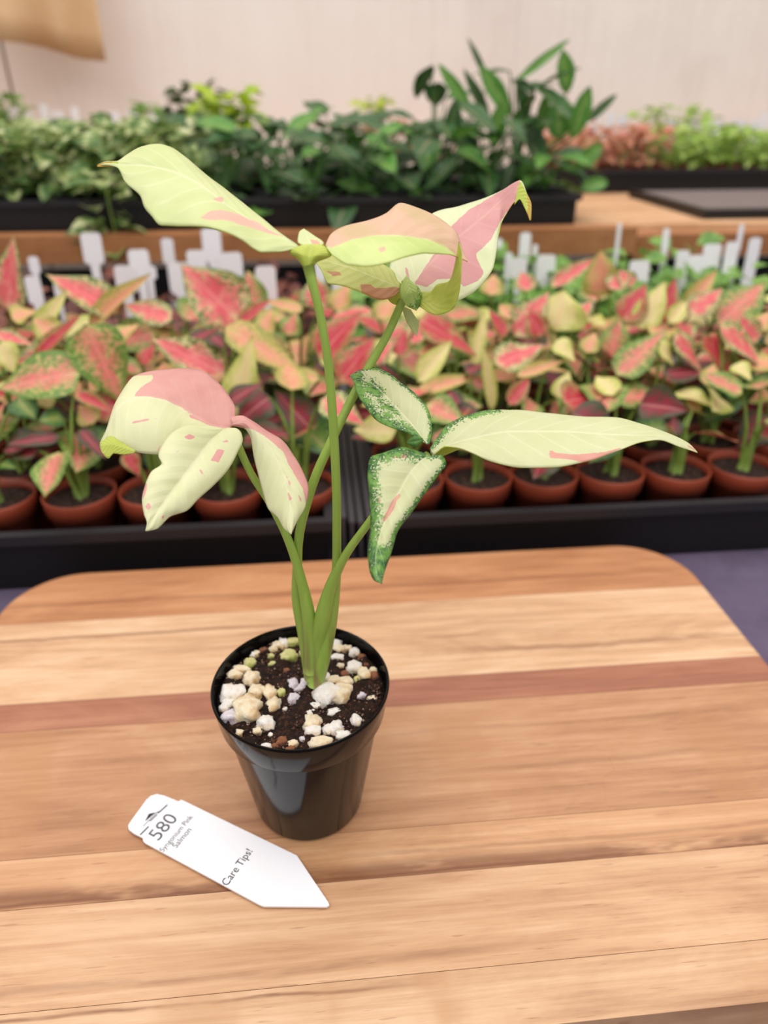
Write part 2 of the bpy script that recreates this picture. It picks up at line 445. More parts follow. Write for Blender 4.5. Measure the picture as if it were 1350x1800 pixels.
# ------------------------------------------------------------------ the board of glued planks
def board():
    X0, X1, Y0, Y1, T = -.215, .2555, .1225, .4305, .029
    b = thing('wooden_board', 'large rounded wooden board of glued strips under the small potted plant', 'board', (.02, .2765, CZ))
    outer = plain('board_edge', S(150, 86, 42), .5)
    def lim(y):
        def inset(r, q): return r - math.sqrt(max(r * r - (r - q) ** 2, 0)) if q < r else 0
        i = max(inset(.047, Y1 - y), inset(.06, y - Y0))
        return X0 + i, X1 - i
    D = dict(
        a=wood('wood_back_strip', S(150, 97, 62), S(180, 124, 84), S(200, 146, 104), 1.3, [(.392, .003, .01, -.2, .2, .4)]),
        b=wood('wood_light_strip', S(164, 120, 86), S(204, 162, 124), S(222, 188, 154), 2.7, [(.322, .004, .012, .10, .24, .55), (.357, .0025, .01, -.21, -.05, .6), (.34, .003, .02, -.1, .12, .25)]),
        c=wood('wood_red_strip', S(126, 76, 56), S(158, 102, 78), S(178, 124, 96), 4.1),
        d=wood('wood_mid_strip', S(146, 98, 68), S(180, 132, 96), S(200, 155, 119), 5.9, [(.236, .003, .012, .05, .22, .3), (.262, .002, .01, -.05, .2, .25)], scratch=True),
        e=wood('wood_figured_strip', S(158, 110, 76), S(194, 146, 106), S(212, 170, 132), 7.7, [(.1868, .0062, .008, -.2, .2, .75), (.1842, .0018, .006, -.2, .2, .8), (.194, .002, .008, .02, .25, .35)]),
        f=wood('wood_pale_strip', S(160, 114, 80), S(196, 152, 115), S(214, 175, 139), 9.2, [(.150, .0025, .008, -.2, .05, .35)]),
        g=wood('wood_front_strip', S(160, 116, 84), S(198, 157, 120), S(218, 182, 148), 11.5, [(.141, .0012, .006, -.2, .0, .7)], scratch=True))
    ys = [('g', Y0, .1440), ('f', .1440, .1835), ('e', .1835, .2065), ('d', .2065, .2815), ('c', .2815, .3020), ('b', .3020, .3735), ('a', .3735, Y1)]
    for k, y0, y1 in ys:
        ya, yb = (y0 if k == 'g' else y0 + .00012), (y1 if k == 'a' else y1 - .00012)
        n = 22 if k in 'ga' else 6
        yy = [ya + (yb - ya) * (0.5 - .5 * math.cos(math.pi * i / (n - 1))) for i in range(n)]
        left = [(lim(y)[0], y) for y in yy]; right = [(lim(y)[1], y) for y in yy]
        out = right + left[::-1]
        bm = bmesh.new(); vs = [bm.verts.new((x - .02, y - .2765, T)) for x, y in out]
        top = bm.faces.new(vs)
        if top.normal.z < 0: top.normal_flip()
        r = bmesh.ops.extrude_face_region(bm, geom=[top])
        for g in r['geom']:
            if isinstance(g, bmesh.types.BMVert): g.co.z -= T
        bmesh.ops.recalc_face_normals(bm, faces=bm.faces[:])
        bm.edges.ensure_lookup_table()
        oe = []; seams = []
        for e in bm.edges:
            if all(abs(v.co.z - T) < 1e-6 for v in e.verts):
                my = (e.verts[0].co.y + e.verts[1].co.y) / 2 + .2765
                flat = abs(e.verts[0].co.y - e.verts[1].co.y) < 1e-7
                seam = flat and ((k != 'g' and abs(my - ya) < 1e-6) or (k != 'a' and abs(my - yb) < 1e-6))
                (seams if seam else oe).append(e)
        bmesh.ops.bevel(bm, geom=oe, offset=.0045, segments=4, profile=.5, affect='EDGES', clamp_overlap=True)
        me = bpy.data.meshes.new('plank'); bm.to_mesh(me); bm.free(); me.materials.append(D[k])
        link('plank', me, b)


board()

# ------------------------------------------------------------------ the potted plant
PX, PY = -.0143, .2275
plant = thing('potted_plant', 'young cream, pink and green leafed plant in a black plastic pot on the board', 'potted plant', (PX, PY, 0))
P0 = np.array([PX, PY, 0])
pot = MB().lathe([(.0205, .0), (.0243, .0), (.0249, .0012), (.0338, .0535), (.0342, .0545), (.0357, .0545), (.0362, .0552), (.0382, .0672), (.0384, .0682), (.0380, .0687), (.0372, .0683),
                  (.0350, .0560), (.0330, .0500), (.0325, .0480)], 96).build('pot', M_POT, plant, (0, 0, .0002), True)
for v_ in pot.data.vertices:
    v_.co.z *= 1.05; k_ = 1 - .02 * v_.co.z / .07; v_.co.x *= k_; v_.co.y *= k_
md = pot.modifiers.new('e', 'EDGE_SPLIT'); md.split_angle = math.radians(50)


def soil_disc(name, r, z, mat, n=40, amp=.0012, seed=0, dome=0.0):
    v = [(0, 0, z + dome)]; f = []; rings = 16
    for i in range(1, rings + 1):
        for k in range(n):
            a = 2 * math.pi * k / n; rr = r * i / rings; x, y = rr * math.cos(a), rr * math.sin(a)
            h = mnoise.fractal(Vector((x * 160 + seed, y * 160, seed)), 1.0, 2.0, 4) * amp if i < rings else 0
            v.append((x, y, z + h + dome * (1 - (i / rings) ** 2)))
    for k in range(n): f.append((0, 1 + k, 1 + (k + 1) % n))
    for i in range(rings - 1):
        for k in range(n): f.append((1 + i * n + k, 1 + (i + 1) * n + k, 1 + (i + 1) * n + (k + 1) % n, 1 + i * n + (k + 1) % n))
    k0 = len(v); v.append((0, 0, z - .008))                                # closed below
    for k in range(n): f.append((k0, 1 + (rings - 1) * n + (k + 1) % n, 1 + (rings - 1) * n + k))
    return mesh(name, v, f, mat)


soil = link('potting_mix', soil_disc('potting_mix', .0356, .0660, M_SOIL, 90, .0030, 3.0, .0010), plant)


def rock(seed, wx, wy, wz, sub=2, rough=.35):
    bm = bmesh.new(); bmesh.ops.create_icosphere(bm, subdivisions=sub, radius=1)
    for v in bm.verts:
        p = v.co.copy(); k = 1 + rough * 1.35 * mnoise.noise(p * 1.5 + Vector((seed, 0, 0))) + rough * .9 * mnoise.noise(p * 3.2 + Vector((0, seed, 0))) + .10 * mnoise.noise(p * 8 + Vector((0, 0, seed)))
        q = p * k; mx = max(abs(q.x), abs(q.y), abs(q.z)); q = q.lerp(q / mx * .95, .25)      # slightly blocky
        v.co = (q.x * wx, q.y * wy, q.z * wz)
    me = bpy.data.meshes.new('chunk'); bm.to_mesh(me); bm.free()
    me.polygons.foreach_set('use_smooth', [True] * len(me.polygons)); return me


CHUNKS = [(530, 205, 70, 75, 'w'), (520, 255, 95, 60, 'c'), (610, 245, 90, 60, 'g'), (625, 180, 60, 40, 'c'), (490, 300, 60, 50, 'c'), (340, 300, 40, 50, 'c'), (290, 285, 40, 40, 'w'),
          (595, 350, 110, 80, 'g'), (680, 320, 40, 60, 'c'), (475, 345, 40, 35, 'g'), (335, 395, 70, 70, 'g'), (230, 420, 110, 50, 'c'), (210, 465, 90, 60, 'c'), (350, 500, 100, 90, 'c'),
          (485, 400, 50, 40, 'g'), (380, 590, 90, 100, 'c'), (465, 590, 70, 110, 'c'), (540, 585, 50, 50, 'g'), (170, 605, 100, 120, 'w'), (240, 600, 100, 110, 'w'), (205, 660, 90, 70, 'w'),
          (150, 690, 60, 60, 'w'), (320, 710, 150, 160, 'c'), (210, 755, 100, 80, 'p'), (490, 670, 80, 90, 'c'), (440, 790, 100, 75, 'w'), (385, 840, 50, 40, 'c'), (265, 850, 40, 40, 'c'),
          (470, 860, 25, 25, 'w'), (445, 940, 60, 35, 'w'), (620, 535, 60, 80, 'p'), (695, 535, 60, 80, 'p'), (658, 560, 70, 40, 'p'), (620, 630, 60, 70, 'p'), (565, 690, 25, 25, 'w'), (925, 245, 70, 60, 'w'), (925, 305, 80, 60, 'c'),
          (910, 360, 80, 55, 'w'), (995, 280, 55, 45, 'c'), (1040, 310, 65, 60, 'w'), (930, 410, 45, 35, 'c'), (1020, 425, 90, 80, 'w'), (1085, 465, 75, 90, 'c'), (960, 465, 50, 50, 'b'),
          (835, 490, 60, 60, 'w'), (890, 510, 90, 60, 'c'), (965, 525, 80, 70, 'c'), (845, 610, 160, 120, 'w'), (940, 600, 130, 110, 'c'), (1160, 435, 50, 40, 'c'), (1105, 335, 45, 40, 'b'),
          (1140, 625, 60, 35, 'c'), (1040, 500, 40, 50, 'g'), (1065, 605, 60, 40, 'p'), (730, 720, 45, 60, 'w'), (750, 790, 95, 90, 'c'), (745, 840, 90, 70, 'w'), (755, 675, 70, 40, 'w'), (895, 715, 80, 45, 'w'),
          (845, 830, 50, 60, 'w'), (905, 820, 75, 80, 'w'), (950, 870, 80, 50, 'w'), (1035, 770, 60, 70, 'w'), (800, 920, 120, 70, 'c'), (620, 920, 60, 35, 'c'), (680, 890, 30, 30, 'p'),
          (545, 910, 60, 50, 'b'), (600, 955, 50, 30, 'b'), (500, 935, 40, 30, 'b'), (1185, 470, 45, 60, 'b'), (575, 440, 40, 30, 'b'), (420, 300, 50, 35, 'b'), (1100, 400, 30, 25, 'b')]
for i, (cx, cy, cw, chh, k) in enumerate(CHUNKS):
    x, y = 350 + cx / 3.75, 1060 + cy / 3.75
    p = gz(x, y, .0672); rr = math.hypot(p[0] - PX, p[1] - PY)
    sx = cw / 3.75 * .5 * .000245 * 1.18; sy = chh / 3.75 * .5 * .000245 * 1.3
    lim_ = .0345 - max(sx, sy) * .8
    if rr > lim_: p[:2] = P0[:2] + (p[:2] - P0[:2]) * lim_ / rr
    me = rock(i * 7.3, sx, sy, min(sx, sy) * .85, 3); me.materials.append(CH[k])
    o = link('pumice_chunk', me, soil, (p[0] - PX, p[1] - PY, .0662 + min(sx, sy) * .22)); o.rotation_euler = (0, 0, R.uniform(-.3, .3))
crumb = MB(); crv = []
for i in range(900):                                                      # loose crumbs of peat and grit
    a, r_ = R.uniform(0, 6.283), .0345 * math.sqrt(R.random()); s_ = R.uniform(.0002, .0009)
    c_ = (r_ * math.cos(a), r_ * math.sin(a), .0662 + R.uniform(.0, .0016))
    d = [Vector((R.uniform(-1, 1), R.uniform(-1, 1), R.uniform(-1, 1))).normalized() * s_ for _ in range(2)]
    crumb.add([(c_[0] + s_, c_[1], c_[2]), (c_[0], c_[1] + s_, c_[2]), (c_[0] - s_, c_[1], c_[2]), (c_[0], c_[1] - s_ * .7, c_[2]), (c_[0], c_[1], c_[2] + s_), (c_[0], c_[1], c_[2] - s_)],
              [(0, 1, 4), (1, 2, 4), (2, 3, 4), (3, 0, 4), (1, 0, 5), (2, 1, 5), (3, 2, 5), (0, 3, 5)])
mc = NT('crumbs'); mc.set(Base_Color=mc.ramp(mc.noise(mc.co(), 1500, 2), [(.4, S(58, 34, 24)), (.55, S(128, 82, 56)), (.62, S(196, 176, 156))], 'CONSTANT'), Roughness=.8)
cr = crumb.build('crumbs', mc.m, soil); cr['kind'] = 'stuff'


def lobe(L, M, Rr, dM, dL, dR, mat, name='leaf', pink=(), green=(), mg=(0, 0), bulge=.0, under=False, n=72, h=14, wav=.0003, seed=0., cap=.92):
    """one leaf blade lofted between its left margin, midrib and right margin; dM/dL/dR are distances along the blade"""
    l, m, r = catmull(L, n), catmull(M, n), catmull(Rr, n)
    t = np.linspace(0, 1, n); q = lambda d: np.interp(t, np.linspace(0, 1, len(d)), d)
    dm = q(dM); env = np.sin(np.pi * np.clip(t, .0, 1)) ** .6
    dl = dm + q(dL) * env; dr = dm + q(dR) * env
    P3l, P3m, P3r = atv(l, dl), atv(m, dm), atv(r, dr)
    rows = []; px = []
    for i in range(-h, h + 1):
        s = abs(i) / h
        e, ep = (P3l, l) if i < 0 else (P3r, r)
        p = P3m + (e - P3m) * s
        p = p - (fw[None]) * (bulge * 4 * s * (1 - s) * env)[:, None]
        rows.append(p); px.append(m + (ep - m) * s)
    V = np.stack(rows, 1); Q = np.stack(px, 1)                            # n x (2h+1)
    k = 2 * h + 1
    for a in range(n):
        for b in range(k):
            pp = V[a, b]; s = abs(b - h) / h
            V[a, b] = pp - fw * (mnoise.noise(Vector(pp) * 110 + Vector((seed, 0, 0))) * wav * (.4 + 1.6 * s))
    faces = []
    for a in range(n - 1):
        for b in range(k - 1): faces.append((a * k + b, (a + 1) * k + b, (a + 1) * k + b + 1, a * k + b + 1))
    Vf = V.reshape(-1, 3); Qf = Q.reshape(-1, 2)
    nrm = np.cross(V[n // 2 + 1, h] - V[n // 2, h], V[n // 2, h + 2] - V[n // 2, h])
    if nrm @ fw > 0: faces = [f[::-1] for f in faces]                     # faces towards the viewer
    mats = [LM['U'], LM[mat]] if under else [LM[mat], LM['U']]
    me = mesh(name, Vf - P0, faces, mats)
    uvl = me.uv_layers.new(name='UVMap'); li = np.zeros(len(me.loops), int); me.loops.foreach_get('vertex_index', li)
    uu = np.tile(np.linspace(0, 1, k), n); vv = np.repeat(t, k)
    uvl.data.foreach_set('uv', np.stack([uu[li], vv[li]], 1).ravel())
    pk = np.full(len(Qf), -3.0)
    for poly in pink: pk = np.maximum(pk, sdf(Qf, poly) / 8)
    ga = np.zeros(len(Qf))
    for poly in green: ga = np.maximum(ga, np.clip(.55 + sdf(Qf, poly) / 14, 0, 1))
    for edge, wd, side in ((l, mg[0], 0), (r, mg[1], 1)):
        if wd:
            d = np.full(len(Qf), 1e9)
            for a in range(0, n - 2, 2): d = np.minimum(d, segdist(Qf, edge[a], edge[a + 2]))
            g_ = np.clip(1.15 - d / wd, 0, 1) * np.where((uu < .5) == (side == 0), 1, 0)
            ga = np.maximum(ga, g_)
    for nm, val in (('pink', np.clip(pk, -3, 3)), ('green', ga)):
        at_ = me.attributes.new(nm, 'FLOAT', 'POINT'); at_.data.foreach_set('value', val.astype(np.float32))
    o = link(name, me, plant)
    md = o.modifiers.new('thick', 'SOLIDIFY'); md.thickness = .00035; md.offset = -1; md.material_offset = 1; md.material_offset_rim = 1
    return o


# leaf at the top left: long lobe to the left, broad folded lobe to the right, small back lobe, funnel base
lobe([(523, 430), (503, 417), (457, 380), (403, 337), (357, 302), (323, 273), (300, 258), (277, 253), (247, 258), (220, 273), (205, 284), (190, 284), (173, 289)],
     [(525, 434), (490, 412), (450, 392), (403, 363), (350, 323), (303, 301), (250, 291), (215, 289), (200, 287), (188, 287), (173, 290)],
     [(523, 436), (490, 442), (460, 443), (447, 437), (427, 422), (403, 410), (357, 398), (320, 396), (283, 396), (267, 380), (253, 363), (248, 347), (220, 320), (205, 294), (190, 291), (173, 291)],
     [.222, .226, .232, .240], [.004, .014, .014, .006], [-.006, -.014, -.012, -.004], 'A',
     pink=[[(353, 386), (372, 375), (390, 372), (420, 378), (450, 390), (475, 405), (498, 416), (470, 411), (430, 400), (400, 391), (370, 389)], [(372, 352), (385, 346), (397, 352), (385, 356)]], bulge=.0015, seed=1)
lobe([(572, 430), (582, 411), (609, 396), (646, 387), (677, 375), (704, 357), (725, 362), (766, 379), (790, 396), (803, 409), (812, 435), (822, 459)],
     [(575, 434), (619, 421), (663, 413), (704, 414), (752, 421), (785, 435), (800, 447), (822, 459)],
     [(573, 434), (585, 448), (612, 465), (643, 468), (677, 462), (718, 450), (752, 445), (790, 447), (805, 452), (822, 459)],
     [.2225, .226, .234, .244], [.010, .014, .010], [-.008, -.014, -.006], 'A2',
     pink=[[(571, 430), (560, 400), (646, 360), (704, 340), (780, 360), (830, 400), (830, 470), (803, 452), (785, 436), (752, 421), (704, 414), (663, 413), (619, 421), (582, 436)], [(664, 438), (676, 436), (678, 444), (668, 446)]], bulge=.001, seed=2)
lobe([(535, 432), (523, 424), (526, 408), (534, 402)], [(546, 434), (541, 418), (534, 402)], [(560, 434), (569, 428), (551, 413), (534, 402)],
     [.2235, .2265, .229], [.0, .0], [.0, .0], 'A', pink=[[(545, 420), (560, 424), (563, 430), (550, 430)]], n=24, h=6, seed=3)
lobe([(536, 474), (524, 458), (508, 443), (530, 431)], [(541, 476), (543, 455), (546, 441), (549, 429)], [(547, 476), (556, 462), (583, 447), (568, 429)],
     [.2208, .2200, .2215], [.002, .002], [.002, .002], 'U', under=True, n=28, h=8, bulge=.002, seed=4)
lobe([(206, 284), (196, 284), (186, 285), (171, 290)], [(207, 288), (196, 287), (186, 288), (171, 291)], [(206, 295), (197, 292), (188, 293), (171, 293)], [.2375, .2385, .2392], [.0], [.0], 'U',
     pink=[[(150, 270), (198, 270), (198, 310), (150, 310)]], under=True, n=22, h=5, seed=20)
# leaf at the upper right
lobe([(703, 497), (690, 475), (650, 455), (600, 445), (552, 446)], [(703, 505), (660, 488), (620, 472), (580, 460), (552, 450)],
     [(703, 511), (690, 522), (670, 526), (633, 512), (600, 501), (578, 498), (566, 475), (552, 455)],
     [.262, .256, .250], [.010, .008], [-.008, -.006], 'O', pink=[[(633, 500), (650, 500), (660, 507), (690, 505), (704, 506), (690, 530), (640, 530)], [(572, 476), (595, 478), (602, 484), (585, 486)]], seed=5)
lobe([(708, 502), (684, 478), (694, 435), (735, 395), (766, 372), (807, 362), (858, 345), (885, 333), (902, 322), (914, 317), (927, 341), (934, 362), (933, 386)],
     [(715, 505), (735, 485), (790, 430), (850, 380), (895, 338), (913, 322), (924, 348), (932, 386)],
     [(722, 515), (760, 545), (796, 532), (830, 515), (854, 491), (868, 467), (875, 426), (878, 399), (890, 375), (904, 355), (913, 350), (922, 365), (932, 386)],
     [.262, .272, .283, .276], [.006, .010, .002], [-.006, -.012, -.004], 'B',
     pink=[[(728, 500), (744, 474), (764, 446), (782, 420), (797, 396), (824, 371), (866, 346), (900, 322), (914, 316), (910, 345), (905, 355), (880, 388), (862, 425), (835, 450), (852, 482), (838, 496), (815, 506), (800, 491), (770, 492), (750, 506)],
           [(712, 470), (716, 470), (722, 500), (716, 500)]], bulge=.001, seed=6)
lobe([(736, 512), (755, 513), (768, 500), (774, 498), (788, 495), (800, 460), (806, 425)], [(738, 528), (768, 535), (790, 512), (804, 470), (806, 425)],
     [(738, 540), (766, 553), (796, 542), (806, 515), (809, 490), (811, 450), (806, 425)], [.258, .252, .242, .236], [.004, .003], [-.004, -.002], 'U', under=True, n=48, h=8, seed=7)
lobe([(706, 542), (716, 568), (733, 592)], [(712, 540), (724, 565), (733, 592)], [(722, 545), (736, 572), (733, 592)], [.266, .267, .268], [.0], [.0], 'A', n=24, h=6, seed=8)
lobe([(706, 495), (703, 515), (715, 537), (732, 546)], [(715, 483), (722, 515), (732, 546)], [(720, 492), (738, 508), (743, 528), (732, 546)], [.2575, .2555, .2575], [.002], [.002], 'G', green=[[(735, 505), (745, 528), (736, 545), (722, 540), (738, 525)]],
     n=28, h=8, bulge=.001, seed=9)
lobe([(706, 510), (690, 514), (678, 521)], [(706, 522), (692, 522), (678, 521)], [(706, 538), (690, 533), (678, 521)], [.2635, .262, .261], [.0], [.0], 'U', under=True, n=20, h=5, seed=10)
lobe([(914, 317), (927, 341), (934, 362), (933, 387)], [(909, 335), (920, 350), (929, 368), (932, 387)], [(904, 360), (913, 350), (922, 365), (932, 387)], [.2745, .2740, .2735], [.0], [.0], 'U',
     pink=[[(925, 330), (950, 330), (950, 400), (920, 400), (928, 365)]], under=True, n=30, h=6, seed=21)
# leaf on the left
lobe([(412, 745), (414, 720), (400, 692), (378, 667), (353, 650), (325, 647), (278, 650), (235, 661), (222, 677), (207, 708), (192, 752), (175, 782), (179, 795), (190, 804)],
     [(407, 751), (384, 751), (353, 738), (322, 718), (291, 703), (260, 697), (224, 704), (206, 718), (194, 745), (185, 775), (190, 804)],
     [(404, 756), (365, 765), (310, 788), (278, 799), (250, 797), (232, 793), (215, 790), (200, 792), (190, 804)],
     [.258, .258, .254, .250], [.010, .020, .012], [-.002, -.007, -.004], 'C',
     pink=[[(228, 640), (275, 640), (330, 635), (390, 667), (410, 692), (424, 720), (409, 756), (384, 755), (353, 741), (336, 735), (332, 727), (347, 735), (322, 718), (291, 703), (262, 697), (238, 697), (250, 685), (272, 672), (272, 661), (232, 662)],
           [(230, 743), (262, 738), (270, 741), (240, 747)], [(275, 792), (285, 778), (283, 792)], [(270, 737), (282, 735), (280, 740)]], bulge=.003, seed=11)
lobe([(236, 791), (212, 776), (195, 766), (176, 778)], [(238, 793), (214, 786), (194, 780), (176, 784)], [(236, 796), (216, 799), (200, 797), (190, 806), (178, 794)],
     [.2450, .2440, .2440], [.0015], [.0], 'U', under=True, n=28, h=6, seed=12)
lobe([(389, 752), (365, 748), (331, 747), (306, 757), (288, 776), (278, 801), (284, 814), (266, 829), (256, 851), (250, 879), (253, 904), (258, 919), (255, 933)],
     [(395, 753), (370, 775), (345, 810), (310, 855), (280, 895), (256, 933)],
     [(400, 752), (412, 752), (424, 760), (427, 773), (418, 795), (403, 823), (378, 851), (347, 879), (328, 898), (300, 908), (275, 930), (258, 934)],
     [.2540, .2455, .238, .233], [-.002, .001], [.003, .003], 'C',
     pink=[[(322, 769), (335, 764), (347, 769), (335, 773)], [(372, 810), (384, 790), (397, 792), (386, 813)], [(257, 890), (263, 883), (269, 890), (262, 897)], [(392, 777), (400, 773), (403, 778)],
           [(254, 851), (261, 845), (258, 868), (250, 882)], [(352, 820), (358, 830), (362, 838), (354, 830)], [(284, 909), (290, 905), (288, 913)], [(310, 793), (318, 791), (314, 797)]], bulge=.0018, seed=13)
lobe([(405, 738), (409, 732), (424, 730), (443, 739), (471, 758), (496, 773), (515, 798), (533, 829), (543, 860), (538, 888), (521, 919), (512, 939)],
     [(408, 745), (430, 742), (455, 760), (480, 795), (500, 840), (510, 890), (512, 939)],
     [(405, 748), (428, 753), (440, 770), (446, 804), (454, 835), (462, 866), (471, 894), (488, 910), (499, 929), (511, 939)],
     [.2565, .252, .247, .243], [.006, .004], [.002, .006], 'C',
     pink=[[(400, 750), (405, 728), (424, 724), (443, 733), (471, 752), (500, 777), (520, 805), (540, 835), (546, 870), (538, 888), (533, 860), (520, 838), (508, 818), (500, 797), (485, 782), (468, 768), (445, 755), (425, 751)],
           [(504, 836), (512, 850), (510, 858)], [(506, 865), (513, 876), (509, 882)], [(460, 780), (466, 790), (462, 788)], [(497, 915), (500, 921), (496, 919)], [(525, 870), (532, 880), (528, 882)]], bulge=.0014, seed=14)
# leaf on the right
lobe([(748, 780), (722, 764), (688, 752), (663, 740), (644, 718), (629, 694), (622, 672), (614, 660)], [(751, 781), (725, 748), (698, 718), (675, 693), (654, 674), (632, 664), (614, 660)],
     [(755, 780), (760, 752), (756, 728), (737, 698), (707, 674), (678, 652), (654, 645), (634, 650), (614, 660)],
     [.2425, .248, .256, .262], [-.004, -.008], [.004, .006], 'D', mg=(21, 8),
     green=[[(640, 676), (655, 668), (676, 690), (668, 702), (650, 697)], [(658, 698), (690, 712), (704, 732), (690, 727), (668, 712)], [(660, 713), (690, 735), (678, 737)], [(614, 660), (640, 652), (640, 690), (625, 690)]], bulge=.0018, seed=15)
lobe([(756, 788), (766, 772), (786, 747), (820, 730), (864, 720), (908, 720), (957, 725), (1030, 732), (1079, 733), (1128, 745), (1177, 762), (1211, 779), (1226, 795)],
     [(757, 796), (790, 782), (825, 772), (903, 758), (981, 758), (1079, 764), (1150, 766), (1200, 780), (1226, 795)],
     [(760, 802), (771, 792), (781, 784), (805, 787), (825, 794), (864, 811), (922, 822), (971, 821), (1030, 811), (1089, 791), (1128, 777), (1157, 773), (1196, 786), (1226, 796)],
     [.2425, .245, .249, .254], [.008, .013, .008], [-.008, -.013, -.006], 'D',
     pink=[[(962, 790), (975, 797), (1000, 800), (1050, 797), (1092, 788), (1060, 803), (1030, 813), (1000, 808), (966, 806)], [(1206, 781), (1228, 795), (1214, 789)]],
     green=[[(750, 800), (762, 768), (786, 740), (820, 724), (864, 715), (905, 716), (860, 727), (815, 738), (788, 756), (770, 780)]], bulge=.0015, seed=16)
lobe([(762, 796), (780, 785), (807, 787)], [(763, 801), (780, 793), (807, 788)], [(766, 806), (780, 801), (808, 789)], [.2460, .2465, .246], [.0], [.0], 'U', under=True, n=20, h=5, seed=17)
lobe([(746, 796), (707, 786), (673, 796), (651, 804), (646, 835), (649, 874), (651, 923), (646, 972), (649, 1001), (658, 1021), (671, 1026)],
     [(752, 801), (735, 815), (722, 830), (700, 870), (683, 904), (668, 940), (660, 985), (662, 1010), (671, 1026)],
     [(758, 801), (775, 799), (785, 816), (771, 835), (746, 870), (722, 904), (700, 933), (688, 972), (676, 1006), (671, 1026)],
     [.2415, .236, .230, .224], [.003, .004], [.002, .004], 'D', mg=(25, 11),
     pink=[[(672, 915), (690, 880), (703, 864), (692, 895), (676, 918)], [(690, 862), (694, 858), (692, 868)], [(700, 870), (704, 866), (703, 876)], [(690, 798), (720, 796), (715, 806), (690, 806)], [(660, 880), (668, 872), (668, 886)]],
     green=[[(640, 940), (664, 960), (690, 960), (680, 1030), (640, 1030)]], bulge=.002, seed=18)
lobe([(716, 776), (728, 766), (743, 770)], [(715, 778), (729, 776), (744, 772)], [(716, 781), (730, 786), (744, 775)], [.2395, .2380, .2405], [.001], [.001], 'K', n=24, h=6, bulge=.001, seed=19)


def petiole(pts):
    P = catmull([(x, y, d, r) for x, y, d, r in pts], 34)
    V = atv(P[:, :2], P[:, 2]) - P0
    return MB().tube([tuple(v) for v in V], list(P[:, 3]), 12).build('petiole', M_PET, plant, None, True)


petiole([(553, 1203, .304, .0034), (560, 1170, .300, .0043), (573, 1110, .292, .0040), (585, 1050, .2835, .0028), (592, 990, .275, .0018), (592, 900, .262, .0017), (586, 750, .245, .0016), (577, 640, .234, .0015), (562, 550, .226, .0014), (541, 466, .2207, .0017)])
petiole([(551, 1190, .302, .0030), (556, 1140, .295, .0036), (566, 1090, .286, .0034), (580, 1035, .278, .0024), (605, 980, .270, .0017), (640, 930, .263, .0015), (690, 865, .256, .0014), (752, 799, .2440, .0014)])
petiole([(548, 1192, .303, .0032), (535, 1110, .293, .0030), (522, 1040, .285, .0023), (524, 960, .276, .0018), (545, 865, .268, .0018), (585, 770, .264, .0017), (640, 660, .263, .0016), (680, 590, .263, .0015), (708, 528, .2628, .0015)])
petiole([(546, 1180, .300, .0032), (547, 1130, .293, .0034), (542, 1080, .286, .0028), (527, 1010, .278, .0019), (505, 945, .271, .0016), (475, 885, .266, .0015), (440, 830, .262, .0014), (408, 757, .2588, .0014)])

